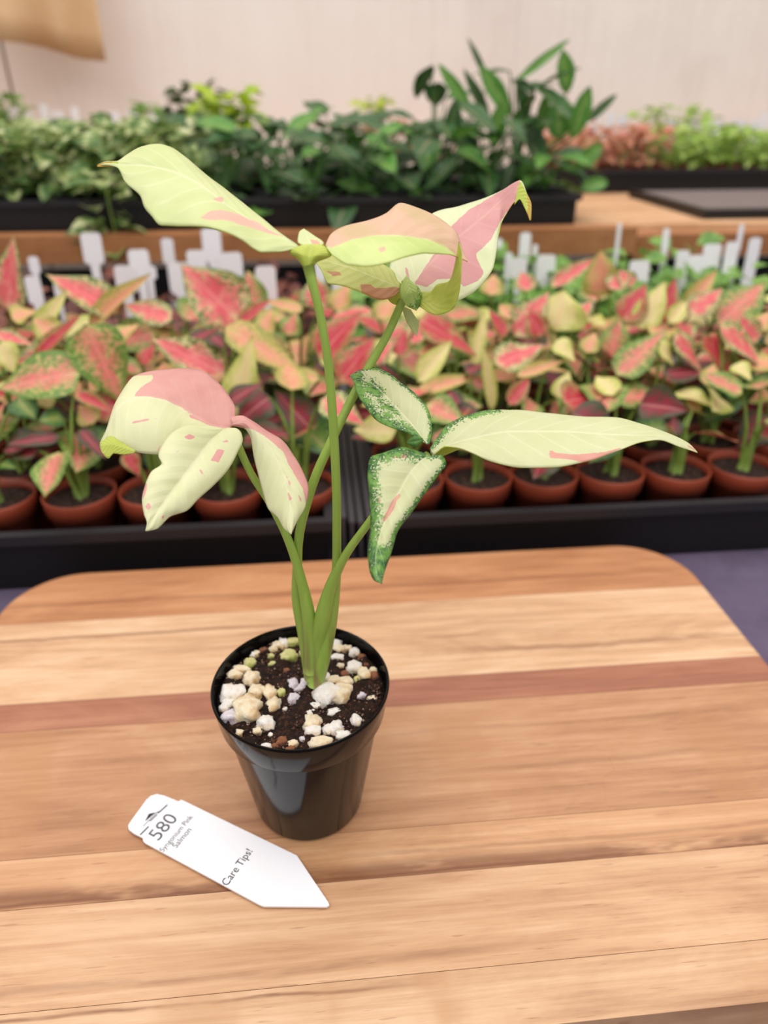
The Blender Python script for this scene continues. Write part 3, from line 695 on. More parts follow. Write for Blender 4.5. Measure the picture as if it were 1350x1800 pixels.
# ------------------------------------------------------------------ the plant tag lying on the board
def make_tag():
    z = .0003
    g = lambda x, y: Vector(gz(x, y, z))
    e1 = ((g(462, 1595) - g(255, 1483)) + (g(522, 1507) - g(322, 1409))).normalized()     # head -> point
    ex = Vector((-e1.y, e1.x, 0))                                                          # across, to the far edge
    o0 = g(378, 1500)
    t = thing('plant_tag', 'white pointed plant tag printed 580 lying in front of the black pot', 'plant tag', o0)
    t.rotation_euler = (0, 0, math.atan2(ex.y, ex.x))
    Rm = Matrix.Rotation(-math.atan2(ex.y, ex.x), 3, 'Z')
    loc = lambda x, y: Rm @ (g(x, y) - o0)
    out = [(227, 1460), (226, 1453), (231, 1445), (258, 1408), (266, 1401), (276, 1398), (290, 1401), (314, 1411), (319, 1408), (326, 1411), (522, 1506), (577, 1588), (579, 1593), (574, 1596), (464, 1595), (456, 1592), (256, 1484), (252, 1480), (252, 1475), (236, 1467)]
    pts = [loc(*p) for p in out]
    bm = bmesh.new(); f = bm.faces.new([bm.verts.new((p.x, p.y, .0009)) for p in pts]); f.normal_update()
    if f.normal.z < 0: f.normal_flip()
    r = bmesh.ops.extrude_face_region(bm, geom=[f])
    for q in r['geom']:
        if isinstance(q, bmesh.types.BMVert): q.co.z = 0
    bmesh.ops.recalc_face_normals(bm, faces=bm.faces[:])
    me = bpy.data.meshes.new('stake'); bm.to_mesh(me); bm.free(); me.materials.append(M_WHITE); link('stake', me, t)

    def text(s, x, y, size, mat, w=1.0, off=0.0):
        c = bpy.data.curves.new('print', 'FONT'); c.body = s; c.size = size; c.align_x = 'CENTER'; c.align_y = 'CENTER'; c.extrude = .00003; c.offset = off
        c.materials.append(mat); q_ = bpy.data.objects.new('print', c); C.objects.link(q_)
        me = bpy.data.meshes.new_from_object(q_.evaluated_get(bpy.context.evaluated_depsgraph_get())); bpy.data.objects.remove(q_)
        o = link('lettering', me, t); p = loc(x, y); o.location = (p.x, p.y, .00096); o.scale = (w, 1, 1)
    text('580', 288, 1456, .0098, M_INK, .92)
    text('Syngonium Pink', 311, 1467, .0038, M_INK, .82)
    text('Salmon', 321, 1475, .0040, M_INK, .9)
    text('Care Tips!', 418, 1526, .0050, M_INKB, .86)
    a, b, c = loc(255, 1447), loc(275, 1430), loc(262, 1433)
    MB().add([(a.x, a.y, .00093), (b.x, b.y, .00093), (c.x, c.y, .00093), (a.x, a.y, .00098), (b.x, b.y, .00098), (c.x, c.y, .00098)], [(0, 1, 2), (3, 5, 4), (0, 3, 4, 1), (1, 4, 5, 2), (2, 5, 3, 0)]).build('mountain_emblem', M_INKB, t)
    def bar(x0, y0, x1, y1, wd, mat):
        p, q = loc(x0, y0), loc(x1, y1); n = Vector((-(q - p).y, (q - p).x, 0)).normalized() * wd
        v = [p + n, q + n, q - n, p - n]
        MB().add([(k.x, k.y, .00093) for k in v] + [(k.x, k.y, .00098) for k in v], [(3, 2, 1, 0), (4, 5, 6, 7), (0, 1, 5, 4), (1, 2, 6, 5), (2, 3, 7, 6), (3, 0, 4, 7)]).build('emblem_line', mat, t)
    bar(247, 1470, 262, 1455, .0004, M_INK); bar(278, 1432, 295, 1417, .0004, M_INK); bar(252, 1455, 279, 1428, .00018, M_INK); bar(264, 1446, 277, 1434, .0003, M_INK)


make_tag()

# ------------------------------------------------------------------ unit leaves for the plants behind
def unit_leaf(kind, mat, n=13, h=4):
    fold, droop, p1, p2, twist = {'a': (.45, .3, .6, 1.2, -.25), 'b': (.2, .75, .5, 1.15, .35), 'c': (.7, .12, .7, 1.1, -.15), 'l': (.3, .45, .75, .85, .0), 'f': (.22, .38, .46, 1.15, .3)}[kind]
    v = []; uv = []
    tt = np.linspace(0, 1, n); w_ = tt**p1 * (1 - tt)**p2; w_ /= w_.max()
    for i, t in enumerate(tt):
        for j in range(-h, h + 1):
            s = j / h; x = s * w_[i]
            z = fold * abs(x) * .9 - droop * .5 * (t * t - t * .2) + twist * x * t + .07 * math.sin(10 * t + 2.5 * s) * abs(s)
            v.append((x, t, z)); uv.append((s * .5 + .5, t))
    k = 2 * h + 1; f = [(a * k + b, a * k + b + 1, (a + 1) * k + b + 1, (a + 1) * k + b) for a in range(n - 1) for b in range(k - 1)]
    me = mesh('leaf', v, f, mat)
    ul = me.uv_layers.new(name='UVMap'); li = np.zeros(len(me.loops), int); me.loops.foreach_get('vertex_index', li)
    ul.data.foreach_set('uv', np.array(uv)[li].ravel())
    return me


UL = {(k, m): unit_leaf(k, AG[m]) for k in 'abcf' for m in AG}
UL.update({('l', m): unit_leaf('l', AG[m], 17, 3) for m in 'ky'})


def put_leaf(root, base, tip, hw, kind, shape, face=(0, -.55, .83), name='leaf'):
    """a leaf from its base to its tip, half width hw, its upper side turned towards 'face'"""
    b, t = Vector(base), Vector(tip); y = t - b; ln = y.length
    if ln < 1e-5: return
    y.normalize(); z = Vector(face); z = (z - y * z.dot(y))
    if z.length < 1e-4: z = Vector((0, -1, 0)) - y * (-y.y)
    z.normalize(); x = y.cross(z)
    M = Matrix(((x.x * hw, y.x * ln, z.x * hw, b.x), (x.y * hw, y.y * ln, z.y * hw, b.y), (x.z * hw, y.z * ln, z.z * hw, b.z), (0, 0, 0, 1)))
    o = link(name, UL[(shape, kind)], root); o.matrix_local = Matrix.Translation(-root.location) @ M
    return o


# ------------------------------------------------------------------ seedling trays
def tray(name, label, x0, x1, y0, y1, z0, z1, fl=.008, rib=True, group=None):
    t = thing(name, label, 'tray', ((x0 + x1) / 2, (y0 + y1) / 2, z0), group)
    cx, cy = (x0 + x1) / 2, (y0 + y1) / 2; X, Y, H = (x1 - x0) / 2, (y1 - y0) / 2, z1 - z0; th = .0015; ins = fl * .7
    m = MB()
    m.box((-X + ins, -Y + ins, 0), (X - ins, Y - ins, th))
    m.box((-X + ins, -Y + ins, th), (X - ins, -Y + ins + th, H - .002)); m.box((-X + ins, Y - ins - th, th), (X - ins, Y - ins, H - .002))
    m.box((-X + ins, -Y + ins + th, th), (-X + ins + th, Y - ins - th, H - .002)); m.box((X - ins - th, -Y + ins + th, th), (X - ins, Y - ins - th, H - .002))
    m.build('tub', M_BLACK, t)
    e = MB()
    for (a, b) in (((-X, -Y), (X, -Y + fl)), ((-X, Y - fl), (X, Y)), ((-X, -Y + fl), (-X + fl, Y - fl)), ((X - fl, -Y + fl), (X, Y - fl))):
        e.box((a[0], a[1], H - .003), (b[0], b[1], H))
    e.box((-X, -Y, H - .008), (X, -Y + .0015, H - .003))
    e.build('rim', M_RIM, t)
    return t


TF, TZ = .4485, .0185
trL = tray('seedling_tray', 'black tray of pink plants in the front row, left of the gap', -.533, .006, TF, TF + .298, CZ, TZ)
trR = tray('seedling_tray', 'black tray of pink plants in the front row, right of the gap', .034, .573, TF, TF + .298, CZ, TZ)
t = thing('nested_tray_stack', 'ribbed grey-black edges of empty trays standing in the gap between two trays', 'tray', (.0205, TF + .14, CZ))
for i, (x, z) in enumerate(((-.0105, .048), (-.004, .044), (.0025, .043), (.009, .046))):
    e = MB().box((x, -.137, 0), (x + .0032, .137, z)); e.box((x - .0006, -.137, z), (x + .0042, .137, z + .0022)).build('rib', M_BLACK2, t)
trL2 = tray('seedling_tray', 'black tray with small maroon plants and white tags, behind the left pink tray', -.533, .006, TF + .303, TF + .568, CZ, TZ)
trR2 = tray('seedling_tray', 'black tray with small green plants and white tags, behind the right pink tray', .034, .573, TF + .303, TF + .568, CZ, TZ)


def pot_mesh(r, h, mat, n=28):
    m = MB().lathe([(r * .68, 0), (r * .70, .0008), (r * .89, h * .74), (r * .97, h * .75), (r, h * .985), (r * .985, h), (r * .955, h), (r * .93, h * .9), (r * .86, h * .70)], n)
    return mesh('pot', m.v, m.f, mat)


PR = .0272
PM = pot_mesh(PR, .0565, M_TERRA)
PS = [soil_disc('soil', PR * .925, .0500, M_SOIL2, 20, .0022, 10. * k, .0012) for k in range(3)]

# every visible leaf of some size: (base x, base y, tip x, tip y, half width px, colour, shape)
HAND = [(15, 545, 20, 425, 30, 'p', 'f'), (212, 552, 88, 484, 30, 'p', 'a'), (155, 578, 256, 488, 17, 'o', 'c'), (65, 598, 112, 516, 18, 'c', 'a'), (302, 562, 222, 535, 22, 'p', 'f'),
        (215, 528, 178, 508, 9, 'p', 'a'), (-10, 588, 54, 604, 14, 'p', 'f'), (150, 570, 212, 702, 42, 's', 'f'), (142, 655, 2, 678, 42, 's', 'f'), (60, 632, 136, 558, 13, 'r', 'a'),
        (0, 600, 22, 652, 20, 'c', 'b'), (106, 768, 16, 778, 13, 'd', 'b'), (130, 690, 198, 722, 11, 'r', 'a'), (140, 755, 184, 802, 13, 'd', 'b'), (222, 795, 244, 834, 14, 'r', 'b'),
        (165, 745, 140, 712, 18, 'o', 'f'), (0, 815, 26, 822, 11, 'g', 'f'), (425, 572, 326, 468, 48, 'p', 'f'), (402, 662, 274, 596, 32, 'p', 'f'), (395, 574, 538, 662, 30, 'o', 'f'),
        (413, 742, 440, 600, 30, 'c', 'f'), (336, 600, 384, 576, 15, 'd', 'f'), (370, 590, 402, 614, 14, 'd', 'f'), (418, 572, 472, 528, 12, 'r', 'a'), (442, 542, 436, 478, 26, 's', 'f'),
        (460, 590, 476, 544, 18, 'o', 'f'), (560, 542, 552, 488, 27, 'p', 'f'), (560, 628, 628, 552, 36, 'r', 'f'), (598, 672, 654, 596, 30, 'r', 'f'), (562, 668, 478, 654, 15, 'o', 'a'),
        (548, 756, 488, 690, 28, 'd', 'f'), (475, 698, 418, 738, 30, 'd', 'f'), (490, 765, 552, 748, 16, 'r', 'f'), (532, 546, 468, 528, 12, 'o', 'f'), (505, 590, 520, 550, 20, 's', 'f'),
        (735, 560, 832, 618, 30, 'r', 'f'), (833, 642, 852, 548, 11, 'c', 'a'), (735, 672, 790, 602, 18, 'c', 'a'), (733, 690, 836, 660, 14, 'o', 'a'), (865, 722, 849, 612, 11, 'c', 'c'),
        (700, 625, 712, 580, 16, 'r', 'f'), (842, 736, 750, 716, 21, 'd', 'f'), (820, 655, 850, 640, 13, 'd', 'f'), (800, 715, 788, 684, 16, 'd', 'f'), (888, 592, 862, 546, 15, 'r', 'a'),
        (968, 505, 1047, 454, 14, 'p', 'a'), (906, 592, 962, 516, 28, 'p', 'f'), (976, 582, 992, 512, 40, 'c', 'f'), (948, 592, 934, 545, 20, 'r', 'f'), (975, 600, 1010, 632, 19, 'c', 'f'),
        (872, 642, 952, 606, 28, 'p', 'f'), (908, 662, 990, 634, 11, 'o', 'a'), (1052, 522, 1058, 444, 28, 'o', 'f'), (1072, 508, 1106, 478, 17, 'p', 'f'), (862, 520, 868, 482, 18, 'o', 'f'),
        (926, 512, 918, 478, 18, 'p', 'f'), (1070, 638, 1090, 562, 26, 's', 'f'), (980, 700, 1000, 655, 15, 'c', 'f'), (895, 712, 930, 665, 14, 'r', 'a'), (1096, 564, 1134, 502, 24, 'r', 'f'),
        (1124, 578, 1168, 498, 22, 'c', 'f'), (1160, 570, 1186, 492, 18, 'r', 'a'), (1204, 548, 1257, 478, 16, 'o', 'a'), (1176, 568, 1206, 530, 13, 'c', 'a'), (1214, 552, 1268, 508, 22, 'p', 'f'),
        (1262, 572, 1342, 498, 36, 's', 'f'), (1328, 604, 1304, 556, 22, 'p', 'f'), (1263, 574, 1354, 650, 26, 'p', 'f'), (1084, 660, 1168, 582, 26, 's', 'f'), (1158, 602, 1186, 642, 17, 'c', 'f'),
        (1184, 588, 1232, 648, 22, 'p', 'f'), (1244, 586, 1266, 642, 24, 'r', 'f'), (1168, 660, 1244, 652, 19, 'd', 'f'), (1236, 742, 1356, 652, 18, 'g', 'a'), (1240, 676, 1256, 640, 14, 'o', 'f'),
        (1212, 726, 1220, 694, 15, 'o', 'f'), (1180, 765, 1186, 730, 15, 'd', 'f'), (1340, 770, 1356, 735, 18, 'p', 'f'), (1330, 580, 1352, 548, 15, 'o', 'f'), (1110, 505, 1090, 475, 17, 'p', 'f'),
        (700, 705, 672, 640, 20, 'd', 'f'), (665, 560, 700, 520, 20, 'o', 'f'), (900, 560, 880, 535, 16, 'o', 'f'), (1010, 560, 1040, 530, 15, 'p', 'f'), (1030, 620, 1046, 585, 15, 'o', 'f'),
        (590, 545, 612, 498, 20, 'o', 'f'), (655, 640, 690, 600, 16, 'p', 'f'), (30, 700, 60, 735, 22, 'g', 'f'), (112, 735, 70, 738, 18, 'g', 'f'), (100, 590, 60, 560, 20, 'o', 'f'),
        (20, 560, 60, 545, 22, 'o', 'f'), (195, 600, 240, 570, 18, 'o', 'f'), (250, 640, 270, 605, 16, 'r', 'f'), (1290, 640, 1320, 665, 18, 'c', 'f'), (1300, 700, 1275, 668, 18, 'g', 'f')]
YP = ([420, 470, 520, 560, 600, 650, 700, 750, 800, 850], [.735, .70, .645, .605, .570, .540, .520, .508, .498, .49])
rowsY = [.4950 + .0535 * k for k in range(5)]
rowN = ['front', 'second', 'third', 'fourth', 'rear']
nth = ['first', 'second', 'third', 'fourth', 'fifth', 'sixth', 'seventh', 'eighth', 'ninth', 'tenth', 'eleventh', 'twelfth', 'thirteenth', 'fourteenth']
colL = [-.0195 - .0565 * k for k in range(9)]; colR = [.0665 + .0545 * k for k in range(9)]
pots = []
for ri, y in enumerate(rowsY):
    for side, cols in (('left', colL), ('right', colR)):
        for ci, x in enumerate(cols):
            d = (np.array([x, y, .1]) - CO) @ fw; u_ = 675 + F * ((np.array([x, y, .1]) - CO) @ rt) / d
            if u_ < -90 or u_ > 1440: continue
            pots.append([ri, side, ci, x + R.uniform(-.002, .002), y + R.uniform(-.0015, .0015), []])
for hnd in HAND:
    bx, by, tx, ty, hw, k, shp = hnd
    if by < 470 and False: continue
    yb = float(np.interp((by + ty) / 2, *YP))
    dz = .012 if ty < by else -.010
    b = gy(bx, by, yb + R.uniform(-.004, .004)); t_ = gy(tx, ty, yb + dz * .9 + R.uniform(-.003, .003))
    hwm = hw * 1.2 * ((b - CO) @ fw) / F; t_ = b + (t_ - b) * 1.08
    best = min(pots, key=lambda p: (p[3] - b[0]) ** 2 + 1.5 * (p[4] + .0 - b[1]) ** 2 + .00008 * len(p[5]) + .00004 * p[0])
    best[5].append((b, t_, hwm, k, shp))
NL = 0
for (ri, side, ci, x, y, lv) in pots:
    lab = f'pink-and-green leafed plant in terracotta pot, {rowN[ri]} row, {side} front tray, {nth[ci]} from gap'
    pl = thing('potted_aglaonema', lab, 'potted plant', (x, y, CZ + .0017), 'pink leafed plants in the two front trays')
    o = link('pot', PM, pl); 
    s_ = link('soil', R.choice(PS), pl); s_.rotation_euler.z = R.uniform(0, 6)
    base = Vector((x, y, CZ + .052)); stems = MB()
    def stem(end, r0=.0019, r1=.0011):
        e = Vector(end); dv = e - base
        p1 = base + Vector((R.uniform(-.004, .004), R.uniform(-.004, .004), 0)); p2 = p1 + Vector((dv.x * .25, dv.y * .25, dv.z * .55)); 
        pts = [p1.lerp(p2, .0), p1.lerp(p2, .5), p2, p2.lerp(e, .5) + Vector((0, 0, .004)), e]
        stems.add([], []); stems.tube([q - pl.location for q in pts], [r0, r0 * .95, r0 * .85, r1, r1 * .9], 6)
    for (b, t_, hwm, k, shp) in lv:
        put_leaf(pl, b, t_, hwm, k, shp); stem(b)
    extra = max(3, 5 - len(lv)) if ri == 0 else max(4, 8 - len(lv)) if ri < 4 else max(4, 7 - len(lv))
    a0 = R.uniform(0, 6.28)
    for j in range(extra):
        a = a0 + j * 2.4 + R.uniform(-.4, .4); hgt = R.uniform(.022, .070) + (.014 if ri > 1 else .008 if ri == 0 else 0); rad = R.uniform(.008, .022)
        b = base + Vector((math.cos(a) * rad, math.sin(a) * rad, hgt)); ln = R.uniform(.036, .060) * (.8 if ri == 0 else 1)
        t_ = b + Vector((math.cos(a) * ln * .85, math.sin(a) * ln * .85, R.uniform(-.016, .014)))
        k = R.choice('ddgdrgs') if hgt < .045 else R.choice('pprsoodcss')  # low leaves get darker kinds, deepening the shade inside the foliage by colour
        put_leaf(pl, b, t_, ln * R.uniform(.27, .37), k, R.choice('fab'), (R.uniform(-.4, .4), R.uniform(-.8, .1), .9)); stem(b)
    p = base + Vector((R.uniform(-.003, .003), 0, R.uniform(.03, .05))); stem(p, .0030, .0016)
    stems.build('stems', M_STEM, pl, None, True)

# ------------------------------------------------------------------ small plants and their tags behind
def foliage(name, parent, c, rad, n, size, mat, rr, updown=.3, smallest=.6):
    m = MB()
    for i in range(n):
        a = rr.uniform(0, 6.283); q = rr.random() ** .5; h_ = rr.uniform(-1, 1)
        p = Vector((c[0] + math.cos(a) * rad[0] * q * math.sqrt(1 - .6 * h_ * h_), c[1] + math.sin(a) * rad[1] * q * math.sqrt(1 - .6 * h_ * h_), c[2] + h_ * rad[2]))
        d = Vector((math.cos(a), math.sin(a), rr.uniform(-updown, updown + .3))).normalized()
        z = Vector((rr.uniform(-.5, .5), rr.uniform(-.9, .3), 1)); z = (z - d * z.dot(d)).normalized(); x = d.cross(z)
        s = size * rr.uniform(smallest, 1.25); w_ = s * rr.uniform(.30, .42)
        v = []
        for (t_, ww) in ((0, .12), (.3, .95), (.6, .85), (.85, .42), (1, .03)):
            for sgn in (-1, 0, 1): v.append(p + d * (s * t_) + x * (w_ * ww * sgn) + z * (w_ * .35 * abs(sgn) * ww - s * .25 * t_ * t_))
        m.add(v, [(3 * i_ + j, 3 * i_ + j + 1, 3 * i_ + j + 4, 3 * i_ + j + 3) for i_ in range(4) for j in range(2)])
    return m.build(name, mat, parent, None, True)


POTB = pot_mesh(.0265, .045, M_BLACK, 20); SOB = soil_disc('soil', .0245, .041, M_SOIL, 16, .001, 5.)
POTT = pot_mesh(.0215, .040, M_TERRA, 20); SOT = soil_disc('soil', .0198, .0365, M_SOIL2, 16, .001, 6.)


def small_plant(name, label, x, y, z, mat, potm, soilm, ph, rad, n, size, group, trail=False, stemm=M_STEM, lift=.0, updown=.3):
    pl = thing(name, label, 'potted plant', (x, y, z), group)
    link('pot', potm, pl); link('soil', soilm, pl)
    st = MB()
    for k in range(5):
        a = k * 1.3 + R.random(); st.tube([(0, 0, ph - .004), (math.cos(a) * rad[0] * .3, math.sin(a) * rad[1] * .3, ph + rad[2] * .7), (math.cos(a) * rad[0] * .7, math.sin(a) * rad[1] * .7, ph + lift + rad[2] * 1.2)], [.0014, .0012, .0008], 5)
    st.build('stems', stemm, pl)
    fo = foliage('foliage', pl, (0, 0, ph + lift + rad[2] * .9), rad, n, size, mat, R, updown); fo['kind'] = 'stuff'
    return pl


k = 0
for ri, y in enumerate((.788, .862, .936)):
    for ci in range(7):
        x = -.045 - .068 * ci; 
        small_plant('maroon_plant', f'small maroon plant, {nth[ri]} row of left rear tray, {nth[ci]} from gap', x, y, CZ + .0017, FO['maroon'], POTB, SOB, .043, (.028, .026, .028 + .016 * R.random()), 34, .034, 'small maroon plants in the left rear tray')
        x = .072 + .068 * ci
        small_plant('green_seedling', f'small bright green plant, {nth[ri]} row of right rear tray, {nth[ci]} from gap', x, y, CZ + .0017, FO['fresh'], POTB, SOB, .043, (.026, .024, .040 + .022 * R.random()), 34, .030, 'small green plants in the right rear tray')

TAGS = [(150, 438, 36, 52, .86), (210, 492, 40, 44, .76), (239, 464, 36, 44, .83), (252, 482, 24, 22, .80), (287, 442, 22, 42, .90), (340, 465, 34, 44, .84), (306, 492, 34, 54, .78), (365, 432, 34, 56, .90),
        (408, 468, 36, 42, .80), (380, 478, 24, 46, .83), (466, 500, 36, 58, .76), (50, 512, 26, 46, .78), (50, 468, 18, 28, .84), (598, 502, 36, 46, .80), (618, 522, 24, 50, .78), (655, 585, 30, 36, .74),
        (930, 437, 20, 52, .90), (884, 442, 10, 40, .92), (897, 468, 12, 44, .86), (918, 472, 30, 32, .80), (946, 458, 9, 52, .88), (966, 472, 34, 44, .82), (1188, 446, 12, 84, .92), (1212, 474, 24, 62, .84),
        (1140, 484, 38, 44, .78), (1274, 474, 36, 84, .84), (1244, 482, 28, 60, .80), (1304, 470, 24, 84, .82), (1338, 462, 22, 84, .86), (1318, 418, 9, 44, .92), (1100, 424, 8, 60, .90), (1205, 580, 22, 34, .745),
        (1044, 535, 20, 26, .745), (560, 478, 20, 50, .86), (88, 515, 16, 30, .80)]
words = {}
for i, (x, y, w_, h_, Y) in enumerate(TAGS):
    Y += .004 * ((i * 7) % 5 - 2)
    top = gy(x, y - h_ / 2, Y); bot = gy(x, y + h_ / 2, Y); dep = (top - CO) @ fw
    hw = w_ / 2 * dep / F; hgt = top[2] - bot[2]
    zb = CZ + .012
    side = 'left' if x < 640 else 'right'
    size = 'narrow' if w_ < 15 else ('broad' if w_ > 30 else 'slim')
    key = (side, size); words.setdefault(key, []).append(i)
    # ordinal from the left among tags of the same look and side
    rank = sum(1 for q_, (a, b, c, d, e) in enumerate(TAGS) if (('left' if a < 640 else 'right') == side) and (('narrow' if c < 15 else ('broad' if c > 30 else 'slim')) == size) and (a, q_) < (x, i))
    tg = thing('plant_tag', f'{size} white plant tag standing behind the {side} pink plants, {nth[rank]} {size} one from the left', 'plant tag', (top[0], Y, zb), 'white tags in the rear trays')
    H = top[2] - zb; hh = min(hgt, H * .8); c = min(.003, hw * .4)
    out = [(-hw, H - hh), (-hw, H - c), (-hw + c, H), (hw - c, H), (hw, H - c), (hw, H - hh), (hw * .45, H - hh * 1.1 if hh * 1.1 < H else H - hh), (0.0015, 0), (-.0015, 0), (-hw * .45, H - hh * 1.1 if hh * 1.1 < H else H - hh)]
    v = [(a, -.0004, b) for a, b in out] + [(a, .0004, b) for a, b in out]; n = len(out)
    MB().add(v, [tuple(range(n)), tuple(range(2 * n - 1, n - 1, -1))] + [(j, (j + n), (j + 1) % n + n, (j + 1) % n) for j in range(n)]).build('stake', M_WHITE, tg)
    tg.rotation_euler = (R.uniform(-.16, -.06), 0, R.uniform(-.2, .2))

# ------------------------------------------------------------------ shelf behind
SZ = .131
M_SH = wood('shelf_wood', S(136, 84, 48), S(164, 108, 66), S(184, 130, 86), 21, rough=.7)
M_SH2 = wood('shelf_wood_pale', S(170, 120, 82), S(206, 160, 118), S(222, 182, 142), 23, rough=.7)
sh = thing('plant_shelf', 'raised wooden plant shelf with a thick front rail behind the pink plants', 'shelf', (0, 1.05, -.9))
def shb(name, a, b, m): MB().box((a[0], a[1] - 1.05, a[2] + .9), (b[0], b[1] - 1.05, b[2] + .9)).build(name, m, sh)
shb('front_rail', (-1.5, 1.030, .096), (.455, 1.068, SZ), M_SH)
shb('front_rail', (.515, 1.050, .088), (1.7, 1.088, .1185), M_SH)
shb('shade_sheet', (-1.5, 1.036, -.028), (1.7, 1.0395, .087), plain('under_shelf_shade_black', S(16, 15, 16), .9, .2))  # added black sheet standing in for the shade under the shelf
shb('rail_post', (.458, 1.0425, -.028), (.512, 1.09, .1185), M_SH)
for j, (y0, y1) in enumerate(((1.090, 1.27), (1.275, 1.46), (1.465, 1.65), (1.655, 1.84), (1.845, 2.03))):
    shb('plank', (-1.5, y0, .112), (1.7, y1, SZ - .004), M_SH2)
for x in (-1.45, 1.6):
    for y in (1.12, 1.98): shb('leg', (x - .04, y - .04, -.9), (x + .04, y + .04, .112), M_SH)
shz = SZ - .004
tray('seedling_tray', 'black tray of cream-variegated plants on the shelf, far left', -.75, -.165, 1.075, 1.35, shz, shz + .043)
tray('seedling_tray', 'black tray of dark green plants on the shelf, middle', -.155, .385, 1.075, 1.35, shz, shz + .043)
tray('seedling_tray', 'black tray of variegated plants at the back of the shelf, left', -.75, -.165, 1.36, 1.635, shz, shz + .043)
tray('seedling_tray', 'black tray of dark plants at the back of the shelf, middle', -.155, .385, 1.36, 1.635, shz, shz + .043)
tray('seedling_tray', 'black tray of tiny terracotta pots at the back right of the shelf', .47, 1.30, 1.49, 1.82, shz, shz + .043)
# empty grid tray
M_SLAT = plain('grey_slat_plastic', S(150, 138, 138), .4, .4)
gt = thing('grid_tray', 'empty flat black grid tray on the bare boards, right end of shelf', 'tray', (.86, 1.275, shz))
e = MB()
for a, b in (((-.26, -.15), (.26, -.142)), ((-.26, .142), (.26, .15)), ((-.26, -.142), (-.252, .142)), ((.252, -.142), (.26, .142))): e.box((a[0], a[1], 0), (b[0], b[1], .014))
e.build('rim', M_BLACK, gt)
for j in range(7): MB().box((-.252, -.142 + .0355 * (j + 1) - .0055, .008), (.252, -.142 + .0355 * (j + 1) + .0055, .0145)).build('slat', M_SLAT, gt)
for j in range(9): MB().box((-.252 + .0504 * (j + 1) - .002, -.142, .002), (-.252 + .0504 * (j + 1) + .002, .142, .008)).build('cross_slat', M_BLACK, gt)

pz = shz + .0017
for ri, y in enumerate((1.13, 1.22, 1.305, 1.42, 1.52)):
    for ci in range(8):
        x = -.205 - .069 * ci
        d = (np.array([x, y, .2]) - CO) @ fw
        if 675 + F * ((np.array([x, y, .2]) - CO) @ rt) / d < -90: continue
        small_plant('variegated_plant', f'bushy cream-variegated plant on the shelf, {nth[ri]} row, {nth[ci]} from the dark plants', x, y, pz, FO['pothos'], POTB, SOB, .043, (.046, .044, .036 + .012 * R.random()), 54, .040, 'cream-variegated plants on the shelf', updown=.55)
# trailing vine hanging over the tray
tv = thing('trailing_vine', 'variegated vine trailing over the tray edge in front of the shelf rail', 'plant', (gy(190, 350, 1.06)[0], 1.06, .19))
vp = [Vector((0, .02, .0)), Vector((0, -.002, -.012)), Vector((.004, -.012, -.05)), Vector((.008, -.014, -.095))]
MB().tube(vp, [.0016, .0016, .0014, .001], 6).build('stem', M_STEM, tv)
fo = foliage('foliage', tv, (.004, -.012, -.035), (.034, .008, .050), 26, .036, FO['pothos'], R); fo['kind'] = 'stuff'


def big_plant(name, label, x, y, leaves, group, n_rand=0, kind='k', ln=(.06, .095), hgt=(.03, .13), wid=(.24, .32), shp='fab', rr=R, potr=None, spread=(.015, .05)):
    pl = thing(name, label, 'potted plant', (x, y, pz), group)
    link('pot', POTB, pl); link('soil', SOB, pl); st = MB(); base = Vector((0, 0, .040))
    def stm(b):
        b = Vector(b) - pl.location; st.tube([base, base.lerp(b, .5) + Vector((0, 0, .01)), b], [.0022, .0018, .0012], 5)
    for (b, t_, hw, k_, s_, face) in leaves: put_leaf(pl, b, t_, hw, k_, s_, face); stm(b)
    a0 = rr.uniform(0, 6)
    for j in range(n_rand):
        a = a0 + 2.399 * j; h_ = rr.uniform(*hgt); r_ = rr.uniform(*spread)
        b = Vector((x + math.cos(a) * r_, y + math.sin(a) * r_, pz + .045 + h_)); l_ = rr.uniform(*ln)
        t_ = b + Vector((math.cos(a) * l_ * .8, math.sin(a) * l_ * .8, rr.uniform(-.55, .35) * l_))
        k_ = kind if rr.random() < .8 else ('y' if kind == 'k' else 'k')
        put_leaf(pl, b, t_, l_ * rr.uniform(*wid), k_, rr.choice(shp), (0, -.25, .97)); stm(b)
    st.build('stems', M_STEMD, pl, None, True)
    return pl


dn = 0
for ri, (y, xsx) in enumerate(((1.135, (-.125, -.062, .0, .062, .124, .186)), (1.25, (-.115, -.04, .035, .11, .185)), (1.44, (-.12, -.03, .06, .15)))):
    for ci, x in enumerate(xsx):
        big_plant('dark_green_plant', f'dark green broad-leafed plant on the shelf, {nth[ri]} row, {nth[ci]} from the variegated plants', x + R.uniform(-.008, .008), y, [], 'dark green plants on the shelf', 11, 'k',
                  hgt=(-.02, .085) if ri == 0 else (.01, .095), ln=(.055, .085))
# tall lance-leafed plants
def h(bx, by, tx, ty, hw, k_, Y, s_='l', face=(0, -.9, .45)):
    b = gy(bx, by, Y); t_ = gy(tx, ty, Y - .01); return (b, t_, hw * ((b - CO) @ fw) / F, k_, s_, face)


